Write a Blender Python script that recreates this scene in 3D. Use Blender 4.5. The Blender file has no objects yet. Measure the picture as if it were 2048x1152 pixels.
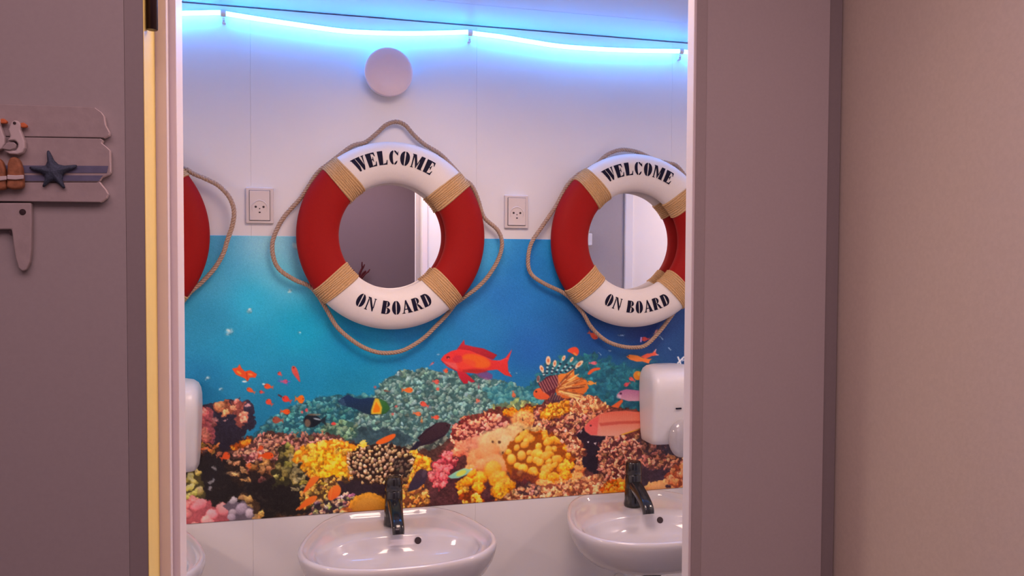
import bpy, bmesh, math, random
import numpy as np
from mathutils import Vector, Matrix
C = bpy.context.scene.collection
sc = bpy.context.scene
PI = math.pi
# ------------------------------------------------------------------ camera, world, lights, exposure
CAM = Vector((0, -2.0, 1.46)); YAW, PITCH, ROLL, FOC = math.radians(14.75), math.radians(1.815), math.radians(.2565), 1600.0
fwd = Vector((math.sin(YAW)*math.cos(PITCH), math.cos(YAW)*math.cos(PITCH), -math.sin(PITCH)))
_r = Vector((math.cos(YAW), -math.sin(YAW), 0)); _u = _r.cross(fwd)
rgt = _r*math.cos(ROLL)+_u*math.sin(ROLL); upv = -_r*math.sin(ROLL)+_u*math.cos(ROLL)
cam = bpy.data.objects.new('camera', bpy.data.cameras.new('camera')); C.objects.link(cam)
cam.data.sensor_width = 36; cam.data.lens = 36*FOC/2048; cam.data.clip_start = .02
cam.matrix_world = Matrix(((rgt.x, upv.x, -fwd.x, CAM.x), (rgt.y, upv.y, -fwd.y, CAM.y), (rgt.z, upv.z, -fwd.z, CAM.z), (0, 0, 0, 1)))
sc.camera = cam
sc.view_settings.view_transform = 'Standard'; sc.view_settings.look = 'None'; sc.view_settings.gamma = 1; sc.view_settings.exposure = 0
world = bpy.data.worlds.new('world'); sc.world = world; world.use_nodes = True
world.node_tree.nodes['Background'].inputs[0].default_value = (.5, .4, .4, 1); world.node_tree.nodes['Background'].inputs[1].default_value = .02

def area(name, loc, size, power, col, rot=(0, 0, 0), spread=PI, size_y=None):
    l = bpy.data.lights.new(name, 'AREA'); l.energy = power; l.color = col; l.size = size; l.spread = spread
    if size_y: l.shape = 'RECTANGLE'; l.size_y = size_y
    o = bpy.data.objects.new(name, l); o.location = loc; o.rotation_euler = rot; C.objects.link(o); return o
WARM = (1.0, .70, .59)
area('washroom_lamp', (-1.55, -.72, 2.045), .22, 14.5, WARM, spread=2.85)                # ceiling lamps of the washroom
area('washroom_lamp', (1.75, -.70, 2.045), .22, 7, WARM, spread=2.85)
area('washroom_lamp', (.32, -.84, 2.045), .5, 10, WARM, spread=2.85)
area('corridor_lamp', (.0, -2.0, 2.05), 1.1, 8.6, (1.0, .61, .65), size_y=.8)      # dim lamp of the corridor behind the viewer

def at(px, py, y=0.0):                # point of the plane at depth y seen at a picture position -> (X, Z)
    d = fwd+rgt*((px-1024)/FOC)-upv*((py-576)/FOC); t = (y-CAM.y)/d.y
    return CAM.x+d.x*t, CAM.z+d.z*t
def at3(px, py, y): x, z = at(px, py, y); return Vector((x, y, z))
# ------------------------------------------------------------------ printed reef picture of the wall mural

MX0, MX1, MZ0, MZ1, MP = -0.60, 1.50, 0.841, 1.521, 0.0013      # mural rectangle on the wall and print grid (metres)

def paint_mural(at):
    NC, NR = int(round((MX1-MX0)/MP))+1, int(round((MZ1-MZ0)/MP))+1
    rng = np.random.default_rng(7)
    I = np.zeros((NR, NC, 3))
    def P(x, y):                      # traced picture point -> print grid (column, row from the top)
        q = at(x, y); return ((q[0]-MX0)/MP, (MZ1-q[1])/MP)
    def PP(pts): return np.array([P(*p) for p in pts])
    def c(v): return np.array(v, float)/255
    def vnoise(scale, seed, octs=3):
        r = np.random.default_rng(seed); out = np.zeros((NR, NC)); a = 1; tot = 0
        for o in range(octs):
            s = scale/2**o; gh, gw = int(NR/s)+3, int(NC/s)+3
            g = r.random((gh, gw))*2-1
            y = np.arange(NR)/s; x = np.arange(NC)/s
            yi, xi = y.astype(int), x.astype(int); fy, fx = (y-yi)[:, None], (x-xi)[None]
            fy = fy*fy*(3-2*fy); fx = fx*fx*(3-2*fx)
            A, B = g[yi][:, xi], g[yi][:, xi+1]; D, E = g[yi+1][:, xi], g[yi+1][:, xi+1]
            out += a*((A*(1-fx)+B*fx)*(1-fy)+(D*(1-fx)+E*fx)*fy); tot += a; a *= .55
        return out/tot
    NX, NY = vnoise(14, 1), vnoise(14, 2)
    def mask(Q, soft=1, rough=0):
        x0, y0 = np.floor(Q.min(0)-3-rough).astype(int); x1, y1 = np.ceil(Q.max(0)+4+rough).astype(int)
        x0, y0 = max(x0, 0), max(y0, 0); x1, y1 = min(x1, NC), min(y1, NR)
        if x1 <= x0 or y1 <= y0: return None
        S = 2
        ys = (np.arange((y1-y0)*S)+.5)/S+y0-.5; xs = (np.arange((x1-x0)*S)+.5)/S+x0-.5
        X, Y = np.meshgrid(xs, ys)
        if rough:
            X = X+rough*np.repeat(np.repeat(NX[y0:y1, x0:x1], S, 0), S, 1)*1.6
            Y = Y+rough*np.repeat(np.repeat(NY[y0:y1, x0:x1], S, 0), S, 1)*1.6
        m = np.zeros(X.shape, bool)
        for (ax, ay), (bx, by) in zip(Q, np.roll(Q, -1, 0)):
            if ay == by: continue
            t = (ay > Y) != (by > Y)
            m ^= t & (X < (bx-ax)*(Y-ay)/(by-ay)+ax)
        m = m.reshape(y1-y0, S, x1-x0, S).mean((1, 3))
        for _ in range(int(soft)):
            p = np.pad(m, 1, mode='edge')
            m = (p[:-2, 1:-1]+p[2:, 1:-1]+p[1:-1, :-2]+p[1:-1, 2:]+2*m)/6
        return m, (slice(y0, y1), slice(x0, x1))
    def poly(pts, col, bot=None, soft=1, rough=0, a=1, smooth=False, raw=False):
        Q = np.array(pts, float) if raw else PP(pts)
        if smooth:
            for _ in range(2):
                n = np.roll(Q, -1, 0); Q = np.stack([Q*.75+n*.25, Q*.25+n*.75], 1).reshape(-1, 2)
        r = mask(Q, soft, rough)
        if r is None: return
        m, sl = r; m = (m*a)[..., None]; C0 = c(col)
        if bot is not None:
            t = np.linspace(0, 1, m.shape[0])[:, None, None]; C0 = C0*(1-t)+c(bot)*t
        I[sl] = I[sl]*(1-m)+C0*m
    def ell(x, y, rx, ry, col, ang=0, a=1, soft=1, bot=None, rough=0):
        t = np.linspace(0, 2*np.pi, 20, endpoint=False); k = np.radians(ang)
        ex, ey = rx*np.cos(t), ry*np.sin(t)
        poly(np.stack([x+ex*np.cos(k)-ey*np.sin(k), y+ex*np.sin(k)+ey*np.cos(k)], 1), col, bot, soft, rough, a)
    def ball(px, py, rx, ry, dark, mid, light, ang=0, a=1):          # one rounded coral knob, in grid units
        R = max(rx, ry); x0, x1, y0, y1 = int(px-R-1), int(px+R+2), int(py-R-1), int(py+R+2)
        if x0 < 0 or y0 < 0 or x1 > NC or y1 > NR: 
            x0, y0, x1, y1 = max(x0, 0), max(y0, 0), min(x1, NC), min(y1, NR)
            if x1 <= x0 or y1 <= y0: return
        Y, X = np.mgrid[y0:y1, x0:x1]; dx, dy = X-px, Y-py
        k, s = np.cos(ang), np.sin(ang); u, v = (dx*k+dy*s)/rx, (-dx*s+dy*k)/ry
        r2 = u*u+v*v; m = np.clip((1-r2)*2.2, 0, 1)[..., None]*a
        z = np.sqrt(np.clip(1-r2, 0, 1)); sh = np.clip(.13+.58*z-.56*dy/R-.16*dx/R, 0, 1)[..., None]
        C = np.where(sh < .5, dark+(mid-dark)*sh*2, mid+(light-mid)*(sh*2-1))
        sl = (slice(y0, y1), slice(x0, x1)); I[sl] = I[sl]*(1-m)+C*m
    def coral(pts, size, dark, mid, light, base=None, rough=4, elong=1.0, radial=None, var=.10, den=.92, seed=0, soft=1, hue=None, jit=.5):
        r = np.random.default_rng(seed+int(size*10)); Q = PP(pts); dark, mid, light = c(dark), c(mid), c(light)
        b = dark if base is None else c(base)
        poly(Q, b*255, soft=soft, rough=rough, raw=True)
        x0, y0 = Q.min(0); x1, y1 = Q.max(0); st = size*den*2
        cand = []
        for j, y in enumerate(np.arange(y0, y1, st*.8)):
            for x in np.arange(x0+(j % 2)*st/2, x1, st):
                cand.append((x+r.uniform(-jit, jit)*st, y+r.uniform(-jit, jit)*st))
        A = np.array(cand); ins = np.zeros(len(A), bool)
        for (ax, ay), (bx, by) in zip(Q, np.roll(Q, -1, 0)):
            if ay == by: continue
            ins ^= ((ay > A[:, 1]) != (by > A[:, 1])) & (A[:, 0] < (bx-ax)*(A[:, 1]-ay)/(by-ay)+ax)
        A = A[ins]; A = A[np.argsort(A[:, 1])]
        R0 = P(*radial) if radial else None
        for x, y in A:
            s = size*r.uniform(.7, 1.25); g = 1+r.normal()*var; h = r.normal(size=3)*var*.14
            if R0 is not None: an = np.arctan2(y-R0[1], x-R0[0])
            else: an = r.uniform(0, np.pi)
            el = elong*r.uniform(.85, 1.2)
            ball(x, y, s*np.sqrt(el), s/np.sqrt(el), dark*g, np.clip(mid*g+h, 0, 1), np.clip(light*g+h, 0, 1), an)
    def fish(x, y, L, H, col, ang=0, belly=None, tail=1, a=1):       # small fish: spindle body, forked tail behind
        k = np.radians(ang); t = np.linspace(0, 1, 9); w = np.sin(np.pi*t**.75)**.8*H/2
        X = np.concatenate([L*(.5-.8*t), L*(.5-.8*t[::-1])]); Y = np.concatenate([-w, w[::-1]])
        poly(np.stack([x+X*np.cos(k)-Y*np.sin(k), y+X*np.sin(k)+Y*np.cos(k)], 1), col, belly, a=a)
        if tail and L > 9:
            T = np.array([(-.2, 0), (-.5, -.38*H/L*1.1), (-.42, 0), (-.5, .38*H/L*1.1)])*L
            poly(np.stack([x+T[:, 0]*np.cos(k)-T[:, 1]*np.sin(k), y+T[:, 0]*np.sin(k)+T[:, 1]*np.cos(k)], 1), col, a=a*.85)
            ell(x+L*.36*np.cos(k), y+L*.36*np.sin(k)-H*.06, max(1, H*.08), max(1, H*.08), (60, 20, 20), a=.8)
    def line(x0, y0, x1, y1, w, col, a=1):
        d = np.array([x1-x0, y1-y0], float); n = np.array([-d[1], d[0]])/np.hypot(*d)*w/2
        poly([(x0+n[0], y0+n[1]), (x1+n[0], y1+n[1]), (x1-n[0], y1-n[1]), (x0-n[0], y0-n[1])], col, a=a, soft=1)
    # ---- open water
    W = [(330,480,70,150,185),(400,480,72,152,186),(425,560,70,158,185),(540,485,140,188,200),(585,500,120,180,196),(560,540,95,178,195),(500,600,38,165,192),(420,640,40,138,168),(600,660,14,150,178),
         (480,700,26,138,170),(700,700,16,132,168),(600,760,22,128,160),(400,760,22,112,150),(850,690,28,120,165),(960,500,62,150,190),(1010,600,30,104,166),(1060,540,30,116,176),
         (960,640,34,116,168),(1060,700,30,92,156),(1200,680,26,72,130),(1290,660,26,48,104),(1350,560,26,60,118),(1350,700,28,62,106),(1180,760,22,92,120),(1280,760,22,82,104),(1050,790,32,108,150),
         (700,780,22,122,150),(960,740,26,112,160),(540,820,26,116,148),(1500,640,24,50,100),(1100,480,36,130,184),(1250,500,32,100,160)]
    yy, xx = np.mgrid[0:NR:4, 0:NC:4]; acc = np.zeros(yy.shape+(3,)); wt = np.zeros(yy.shape)
    for x, y, *col in W:
        q = P(x, y); w = 1/((xx-q[0])**2+((yy-q[1])*1.1)**2+900)**1.6
        acc += w[..., None]*c(col); wt += w
    w4 = acc/wt[..., None]
    yi = np.clip(np.arange(NR)/4, 0, w4.shape[0]-1.001); xi = np.clip(np.arange(NC)/4, 0, w4.shape[1]-1.001)
    a0, b0 = yi.astype(int), xi.astype(int); fy, fx = (yi-a0)[:, None, None], (xi-b0)[None, :, None]
    I[:] = (w4[a0][:, b0]*(1-fx)+w4[a0][:, b0+1]*fx)*(1-fy)+(w4[a0+1][:, b0]*(1-fx)+w4[a0+1][:, b0+1]*fx)*fy
    I[:] += (vnoise(60, 3)[..., None]*.018+rng.normal(size=(NR, NC, 1))*.012)
    WATER = I.copy()
    for x, y, r in [(458,663,9),(500,621,6),(600,665,3.5),(579,583,5),(415,756,4),(442,778,3),(595,492,9),(1032,747,2),(1019,744,2),(1170,812,2)]:
        ell(x, y, r, r*.75, (190, 215, 215), ang=-20, a=.55, soft=3, rough=2); ell(x, y, r*.5, r*.4, (225, 232, 228), a=.6, soft=2)
    for x, y, l, an in [(876,709,7,-35),(1199,708,8,45),(1242,670,14,5),(1322,676,9,40),(1339,698,8,35),(1243,748,8,70),(1219,702,6,0)]:
        k = np.radians(an); line(x-l/2*np.cos(k), y-l/2*np.sin(k), x+l/2*np.cos(k), y+l/2*np.sin(k), 1.6, (170, 190, 205), a=.8)
    # ---- hazy reef behind
    coral([(1040,800),(1070,752),(1105,722),(1150,708),(1190,712),(1240,728),(1300,745),(1400,760),(1550,740),(1560,900),(1100,850)], 7, (22,78,98), (28,98,112), (40,122,126), base=(24,88,104), var=.07, soft=6, rough=10, elong=2, seed=3)
    for _ in range(26):
        x, y = rng.uniform(1170, 1370), rng.uniform(720, 830); ell(x, y, rng.uniform(8, 22), rng.uniform(2, 5), (22, 70, 92) if rng.random() < .6 else (36, 118, 122), a=.45, soft=3)
    coral([(500,880),(520,850),(548,832),(590,808),(640,795),(690,792),(745,790),(770,800),(770,930),(500,930)], 5, (24,84,96), (42,116,120), (88,158,148), base=(28,88,100), var=.12, rough=6, seed=1, soft=2)
    coral([(690,850),(742,800),(760,765),(800,744),(850,736),(905,744),(965,756),(1015,764),(1050,780),(1090,805),(1110,850),(1000,870),(930,900),(880,950),(700,930)], 5, (44,84,84), (88,128,116), (142,176,156), base=(58,98,94), var=.13, rough=6, seed=2, soft=2)
    coral([(965,780),(1015,765),(1060,782),(1098,808),(1100,830),(1030,815),(985,805)], 6, (36,108,118), (56,130,130), (90,156,146), var=.07, rough=6, seed=5, soft=3)
    poly([(700,860),(740,856),(800,858),(830,880),(790,900),(700,895)], (42, 66, 74), rough=6, soft=4, a=.85)
    coral([(640,850),(690,838),(720,850),(700,885),(650,880)], 5, (52,92,76), (104,140,104), (142,172,128), var=.1, seed=8, soft=2, rough=5)
    coral([(985,815),(1030,800),(1080,806),(1095,825),(1060,835),(1000,832)], 7, (90,110,80), (134,146,96), (166,172,116), var=.06, seed=9, soft=3, rough=5, elong=2.2)
    coral([(800,895),(850,880),(900,872),(906,905),(860,950),(820,930)], 6, (58,66,60), (102,108,92), (146,146,122), var=.12, seed=4, rough=5)
    poly([(300,900),(420,880),(560,872),(700,880),(850,900),(905,880),(990,830),(1190,810),(1560,850),(1560,1100),(300,1100)], (72, 46, 40), rough=6, soft=2)
    # ---- left rock
    poly([(330,860),(392,815),(420,806),(445,799),(480,796),(505,805),(514,828),(506,858),(482,886),(440,902),(330,915)], (48, 40, 58), (36, 26, 36), rough=5, soft=1)
    coral([(340,840),(392,818),(424,814),(430,850),(425,882),(400,886),(340,880)], 9, (110,58,62), (182,104,100), (206,134,124), base=(130,74,76), seed=11, rough=5)
    coral([(424,806),(450,797),(462,806),(464,822),(448,830),(430,822)], 9, (130,78,60), (196,128,98), (222,158,122), seed=12, rough=4)
    coral([(462,800),(480,797),(494,806),(488,824),(492,842),(482,860),(470,852),(468,826)], 8, (120,70,62), (196,124,104), (220,156,130), seed=13, rough=4)
    for x, y, r in [(496,811,5),(431,838,6),(450,842,4)]: ell(x, y, r, r*.8, (200, 150, 140), a=.8, soft=2)
    # ---- ridge of small knobs
    coral([(455,905),(500,884),(520,868),(545,862),(590,870),(640,866),(680,872),(700,888),(690,915),(600,915),(540,950),(470,945)], 4.5, (66,40,40), (164,112,96), (204,156,132), base=(82,52,48), var=.14, seed=14, rough=5, elong=1.5)
    coral([(480,925),(510,905),(530,912),(524,936),(500,948),(480,945)], 4.5, (100,54,56), (186,120,112), (214,154,140), seed=15, rough=4, elong=1.8)
    coral([(458,890),(495,878),(500,888),(470,900)], 6, (140,70,30), (216,126,50), (236,164,70), seed=16)
    # ---- dark hollow bottom left
    poly([(330,905),(380,900),(405,888),(440,902),(470,920),(500,960),(560,948),(620,955),(648,985),(640,1020),(600,1060),(330,1060)], (36, 26, 26), (30, 24, 22), rough=5)
    coral([(392,872),(402,868),(404,885),(430,884),(444,896),(440,912),(410,905),(392,915)], 5, (46,28,22), (132,86,56), (184,122,76), elong=3, seed=17, base=(60,38,30), var=.2)
    coral([(452,925),(470,915),(496,922),(488,950),(500,962),(480,972),(462,955)], 8, (70,44,30), (166,124,88), (206,166,126), elong=2.2, seed=18, base=(46,32,26), var=.15)
    coral([(500,925),(540,918),(548,945),(530,962),(498,960)], 8, (54,34,28), (118,78,54), (190,144,106), seed=19, base=(44,30,26), var=.2, elong=1.6)
    for _ in range(60):
        x, y = rng.uniform(380, 640), rng.uniform(945, 1040); ell(x, y, rng.uniform(2, 6), rng.uniform(1.5, 4), (58, 44, 38), a=.5, soft=2)
    for x, y, an in [(424,962,-40),(428,936,30),(420,975,-50)]: ell(x, y, 6, 3, (150, 140, 136), ang=an, a=.8)
    coral([(366,960),(384,936),(398,940),(404,965),(412,992),(398,1004),(366,1008)], 8, (92,84,40), (188,168,92), (222,206,148), seed=20, elong=1.7, base=(70,60,34), var=.12)
    coral([(478,988),(496,982),(510,996),(520,1020),(524,1042),(500,1046),(484,1010)], 7, (84,58,36), (158,120,76), (200,164,112), seed=21, elong=1.8, base=(60,42,30))
    coral([(330,1005),(372,1000),(420,998),(424,1010),(446,1012),(464,1036),(452,1052),(330,1062)], 11, (168,84,86), (226,132,128), (244,164,154), seed=22, rough=4, var=.06)
    coral([(446,1012),(458,1000),(486,1000),(500,1012),(510,1030),(498,1046),(462,1046)], 11, (104,88,96), (164,142,148), (196,176,178), seed=23, rough=4, var=.06)
    coral([(545,975),(552,915),(562,890),(580,893),(592,910),(604,920),(612,950),(604,978),(580,968)], 8, (52,46,28), (110,98,58), (150,136,86), seed=24, elong=1.4, rough=5, var=.12)
    for i in range(22):
        x, y = rng.uniform(582, 614), rng.uniform(905, 978); ell(x, y, rng.uniform(5, 10), 3, (196, 182, 146), ang=rng.uniform(-15, 20), bot=(120, 104, 66), a=.85)
    poly([(520,1040),(560,1030),(640,1026),(640,1040),(520,1052)], (96, 66, 48), rough=3, soft=2, a=.8)
    # ---- yellow coral
    coral([(588,915),(600,895),(640,885),(655,880),(700,886),(735,888),(728,920),(700,960),(660,962),(622,955),(606,935)], 7, (166,96,34), (228,166,66), (248,202,108), seed=25, elong=1.3, base=(190,120,44), var=.09, rough=5)
    coral([(606,930),(640,900),(690,915),(690,955),(640,958)], 7, (176,104,24), (238,176,56), (252,212,96), seed=26, elong=1.3, base=(206,136,36), var=.08, rough=6)
    coral([(812,905),(830,900),(866,925),(872,940),(850,955),(838,985),(808,985),(815,940)], 7, (150,86,34), (226,156,56), (246,192,96), seed=27, base=(170,100,40), var=.12, rough=5)
    coral([(600,985),(640,958),(690,950),(706,968),(690,990),(640,1005),(604,1022)], 4.5, (58,38,24), (140,104,54), (192,154,90), seed=28, base=(76,52,32), var=.18, rough=4)
    poly([(676,962),(720,955),(800,958),(800,990),(720,992),(686,985)], (44, 28, 34), rough=5, soft=2)
    coral([(604,1040),(630,1005),(680,985),(710,985),(706,1030),(640,1038)], 5, (40,28,38), (104,80,74), (202,172,132), seed=29, base=(50,34,40), var=.3, rough=3)
    coral([(690,925),(700,905),(722,893),(745,887),(775,888),(812,898),(826,915),(822,945),(806,972),(770,968),(735,968),(705,958)], 4.2, (50,30,22), (150,108,74), (236,204,164), seed=30, elong=1.35, radial=(752, 990), base=(44,26,20), var=.12, den=1.05, jit=.35)
    poly([(786,918),(812,914),(822,930),(815,952),(786,945)], (36, 26, 28), a=.55, soft=3, rough=5)
    coral([(786,975),(830,970),(862,985),(866,1016),(800,1024),(770,1020),(770,985)], 6, (92,52,30), (190,126,66), (226,170,104), seed=31, base=(104,62,40), var=.18, rough=4)
    ell(736, 1018, 40, 34, (224, 160, 62), bot=(176, 108, 30)); 
    for _ in range(120):
        t, s = rng.uniform(0, 6.28), np.sqrt(rng.uniform(0, .9)); ell(736+38*s*np.cos(t), 1018+32*s*np.sin(t), 1.5, 1, (190, 124, 40), a=.4)
    coral([(672,1030),(686,1016),(700,1020),(706,1034)], 9, (160,90,50), (226,158,106), (244,190,140), seed=32)
    coral([(862,1000),(880,984),(905,985),(935,985),(968,990),(980,1012),(862,1020)], 9, (150,96,40), (226,176,74), (246,214,140), seed=33, base=(150,100,50), var=.12, rough=4)
    # ---- right reef
    poly([(845,1030),(860,985),(850,950),(880,905),(905,880),(905,855),(930,835),(985,815),(1030,815),(1070,808),(1130,797),(1190,793),(1225,818),(1290,820),(1366,850),(1560,840),(1560,1020),(980,1030)], (104, 58, 48), (76, 42, 44), rough=5)
    coral([(902,868),(908,848),(932,830),(950,842),(968,826),(985,826),(1012,836),(1020,848),(1000,862),(960,874),(940,886),(905,884)], 4.6, (92,36,38), (206,126,104), (238,172,140), seed=34, elong=1.7, base=(110,48,46), var=.12, rough=4)
    coral([(1004,830),(1012,818),(1045,815),(1070,812),(1068,828),(1030,835)], 4.5, (170,88,20), (226,142,40), (246,176,76), seed=35, base=(190,104,26), rough=4)
    G = [c(v) for v in ((168,84,48), (224,142,86), (246,180,122))]; T = [c(v) for v in ((176,122,74), (216,170,112), (234,196,142))]; O = [c(v) for v in ((150,70,16), (238,150,44), (255,190,90))]
    def lumps(L, K):
        for x, y, rx, ry in L:
            q = P(x, y); ball(q[0], q[1], rx, ry, *K)
    lumps([(930,893,26,16),(915,902,14,12),(955,885,20,16),(945,900,22,16)], [c((176,78,62)), c((226,130,98)), c((244,168,132))])
    lumps([(1045,838,28,20),(1060,840,20,16)], G); lumps([(1035,862,32,20),(1072,858,16,17),(985,884,34,26),(1000,872,26,20),(1012,890,24,24),(1082,868,10,12)], T)
    lumps([(948,922,16,28),(975,905,28,22),(990,925,34,20),(962,930,15,15),(940,940,16,14),(1005,930,26,18)], G)
    for x, y, r in [(1047,836,2.2),(1046,859,2),(985,884,2.4),(998,884,2.6),(1005,905,2)]: ell(x, y, r, r*1.2, (96, 60, 40), soft=1)
    coral([(860,950),(870,925),(888,905),(902,902),(912,925),(905,945),(896,965),(874,980),(864,970)], 6, (150,54,64), (222,106,108), (240,146,138), seed=36, elong=1.3, base=(164,66,72), var=.07, rough=3)
    poly([(895,965),(905,930),(930,955),(945,935),(960,990),(985,1000),(980,960),(968,930),(1000,985),(1020,1010),(930,1010)], (66, 30, 36), a=.85, soft=2, rough=4)
    lumps([(925,970,16,14),(935,962,14,12),(960,955,18,16),(955,975,16,14),(985,940,20,22),(997,958,24,20),(1014,972,20,20),(1000,980,22,20),(1006,995,18,14),(942,945,12,12)], O)
    coral([(918,990),(925,978),(950,984),(972,996),(970,1010),(925,1012)], 7, (130,60,26), (222,142,58), (246,192,110), seed=37, var=.14)
    ell(1078, 915, 72, 54, (168, 84, 20), soft=2, rough=6)
    coral([(1012,905),(1022,884),(1045,870),(1080,864),(1120,870),(1142,890),(1150,915),(1140,945),(1110,962),(1070,960),(1030,950),(1015,930)], 10.5, (122,56,14), (236,148,42), (254,196,96), seed=38, elong=1.15, base=(150,74,18), var=.06, rough=4, den=.78)
    poly([(1025,935),(1060,950),(1100,955),(1110,968),(1050,972),(1025,960)], (96, 42, 46), a=.6, soft=4, rough=5)
    lumps([(1160,935,16,16),(1120,960,26,12),(1090,966,24,12),(1150,955,20,14)], G); lumps([(1105,955,14,10),(1130,950,14,12)], O)
    coral([(1068,850),(1066,822),(1085,808),(1130,798),(1190,795),(1220,818),(1190,840),(1168,862),(1150,870),(1110,862)], 4.6, (84,42,46), (204,132,104), (238,176,142), seed=39, elong=1.7, base=(98,52,50), var=.13, rough=4)
    coral([(1080,826),(1098,808),(1135,800),(1146,818),(1110,836),(1090,838)], 4.5, (148,84,24), (216,142,56), (240,178,92), seed=40, elong=1.6, base=(160,92,34), rough=4)
    coral([(1140,812),(1160,794),(1185,791),(1208,802),(1222,818),(1180,826),(1150,828)], 4.5, (150,76,52), (228,152,104), (248,196,150), seed=41, elong=2, radial=(1180,850), base=(150,84,64), rough=3)
    coral([(1100,862),(1130,862),(1160,876),(1168,905),(1160,935),(1140,905),(1120,878)], 5, (96,46,36), (214,140,104), (242,182,142), seed=42, elong=1.6, base=(106,56,44), var=.12)
    poly([(1150,868),(1172,858),(1215,872),(1206,905),(1196,950),(1176,944),(1166,925),(1172,895)], (40, 22, 36), (34, 20, 30), rough=4, soft=2)
    for x, y in [(1175,883),(1190,887),(1131,861),(1162,862)]: ell(x, y, 2, 2.6, (215, 190, 180), a=.9)
    coral([(1196,890),(1210,874),(1262,870),(1300,868),(1310,890),(1300,925),(1262,935),(1248,965),(1205,970),(1194,930)], 4.8, (78,40,42), (196,124,100), (236,172,142), seed=43, elong=1.5, base=(88,46,46), var=.14, rough=5)
    coral([(1270,872),(1310,858),(1350,868),(1420,880),(1560,870),(1560,950),(1300,945),(1262,935),(1290,905)], 7, (66,44,52), (152,96,84), (188,130,110), seed=44, elong=1.7, base=(82,54,58), var=.14, rough=6)
    poly([(1325,892),(1366,880),(1400,900),(1366,915),(1335,912)], (52, 42, 58), a=.8, soft=4, rough=6)
    coral([(1286,915),(1330,908),(1372,918),(1560,915),(1560,940),(1340,935),(1300,940)], 6, (84,48,46), (190,122,96), (220,158,124), seed=45, elong=1.8, base=(90,52,48), var=.13)
    poly([(1262,932),(1300,940),(1345,938),(1330,965),(1290,985),(1262,980)], (58, 36, 46), rough=5, soft=2)
    coral([(980,1005),(1040,975),(1110,968),(1190,950),(1215,960),(1250,962),(1250,1000),(980,1016)], 6.5, (132,74,54), (216,148,106), (240,186,144), seed=46, elong=1.6, base=(130,76,58), var=.12, rough=4)
    coral([(1030,985),(1060,965),(1082,975),(1070,992)], 5, (80,48,50), (176,118,98), (212,162,138), seed=47, elong=1.6, base=(76,48,50), var=.15)
    coral([(1200,980),(1215,958),(1250,956),(1262,984),(1210,992)], 7, (170,78,24), (232,136,56), (248,170,90), seed=48, rough=3)
    coral([(1325,960),(1340,935),(1372,925),(1560,930),(1560,1000),(1340,995)], 9, (138,66,42), (216,128,84), (240,170,126), seed=49, base=(140,72,52), rough=4)
    ell(1318, 990, 36, 28, (226, 170, 112), bot=(196, 132, 84)); ell(1336, 972, 6, 4.5, (60, 30, 40)); 
    # ---- break the knobs into rough coral, leaving the open water smooth
    wet = np.clip(np.abs(I-WATER).max(2)*9, 0, 1); p = np.pad(wet, 1, mode='edge'); wet = (p[:-2, 1:-1]+p[2:, 1:-1]+p[1:-1, :-2]+p[1:-1, 2:]+2*wet)/6
    for x, y, rx, ry, k in [(1000,900,90,80,.3),(1075,912,78,58,.4),(736,1018,46,38,.1),(415,1030,66,34,.35),(478,1022,38,36,.35),(758,930,74,44,.3),(1318,985,44,30,.2),(420,970,50,40,.6)]:
        q = P(x, y); g = np.arange(NR)[:, None], np.arange(NC)[None]; d = np.clip(2-2*np.sqrt(((g[1]-q[0])/rx)**2+((g[0]-q[1])/ry)**2), 0, 1); wet = wet*(1-d*(1-k))
    jj, ii = np.meshgrid(np.arange(NC), np.arange(NR))
    dx, dy = vnoise(5, 21, 2)*3.4+vnoise(11, 22, 2)*3, vnoise(5, 23, 2)*3.4+vnoise(11, 24, 2)*3
    I[:] = I[np.clip((ii+dy*wet).round().astype(int), 0, NR-1), np.clip((jj+dx*wet).round().astype(int), 0, NC-1)]
    warm = np.clip((I[..., 0]-I[..., 2])*5, 0, 1)*wet
    tone = 1+wet*(.45+.55*warm)*(vnoise(4, 25, 2)*.40+vnoise(26, 26, 2)*.26); L_ = I.mean(2, keepdims=True)
    I[:] = np.clip((L_+(I-L_)*(1-.15*(wet-warm)+.34*warm)[..., None])*(tone*(1-.04*warm))[..., None], 0, 1)
    # ---- lionfish
    for x0, y0, x1, y1 in [(1089,754,1081,733),(1093,750,1096,718),(1102,749,1109,723),(1110,748,1127,714),(1118,748,1143,717),(1128,746,1154,722),(1140,744,1164,727)]:
        line(x0, y0, x1, y1, 4, (96, 160, 160), a=.8)
        for t in (.12, .36, .6): ell(x0+(x1-x0)*t, y0+(y1-y0)*t, 2.6, 2, (34, 34, 52))
        for t in (.24, .48): ell(x0+(x1-x0)*t, y0+(y1-y0)*t, 2.2, 1.8, (190, 200, 190), a=.9)
    for x, y, rx, ry, an in [(1083,737,4,7,-20),(1096,721,5,9,0),(1109,727,3.5,7,8),(1127,716,3,6,25),(1143,719,2.5,6,30),(1158,728,4,10,48),(1076,758,3,7,10)]:
        ell(x, y, rx, ry, (232, 186, 146), ang=an); ell(x, y, rx*.5, ry*.45, (206, 112, 64), ang=an)
    ell(1076, 757, 3, 6, (104, 66, 70), a=.9)
    poly([(1110,783),(1113,752),(1144,741),(1153,753),(1172,762),(1176,777),(1165,792),(1140,798),(1115,798)], (226, 128, 48), (196, 88, 34), rough=3)
    for k in range(80):
        an = np.radians(rng.uniform(-50, 24)); r0, r1 = rng.uniform(4, 40), rng.uniform(26, 66)
        x0, y0 = 1108+r0*np.cos(an), 780+r0*np.sin(an); x1, y1 = 1108+r1*np.cos(an), 780+r1*np.sin(an)
        line(x0, y0, x1, y1, rng.uniform(1.2, 2.4), [(112, 44, 26), (246, 178, 92), (150, 64, 24), (250, 200, 130)][k % 4], a=.8)
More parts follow.
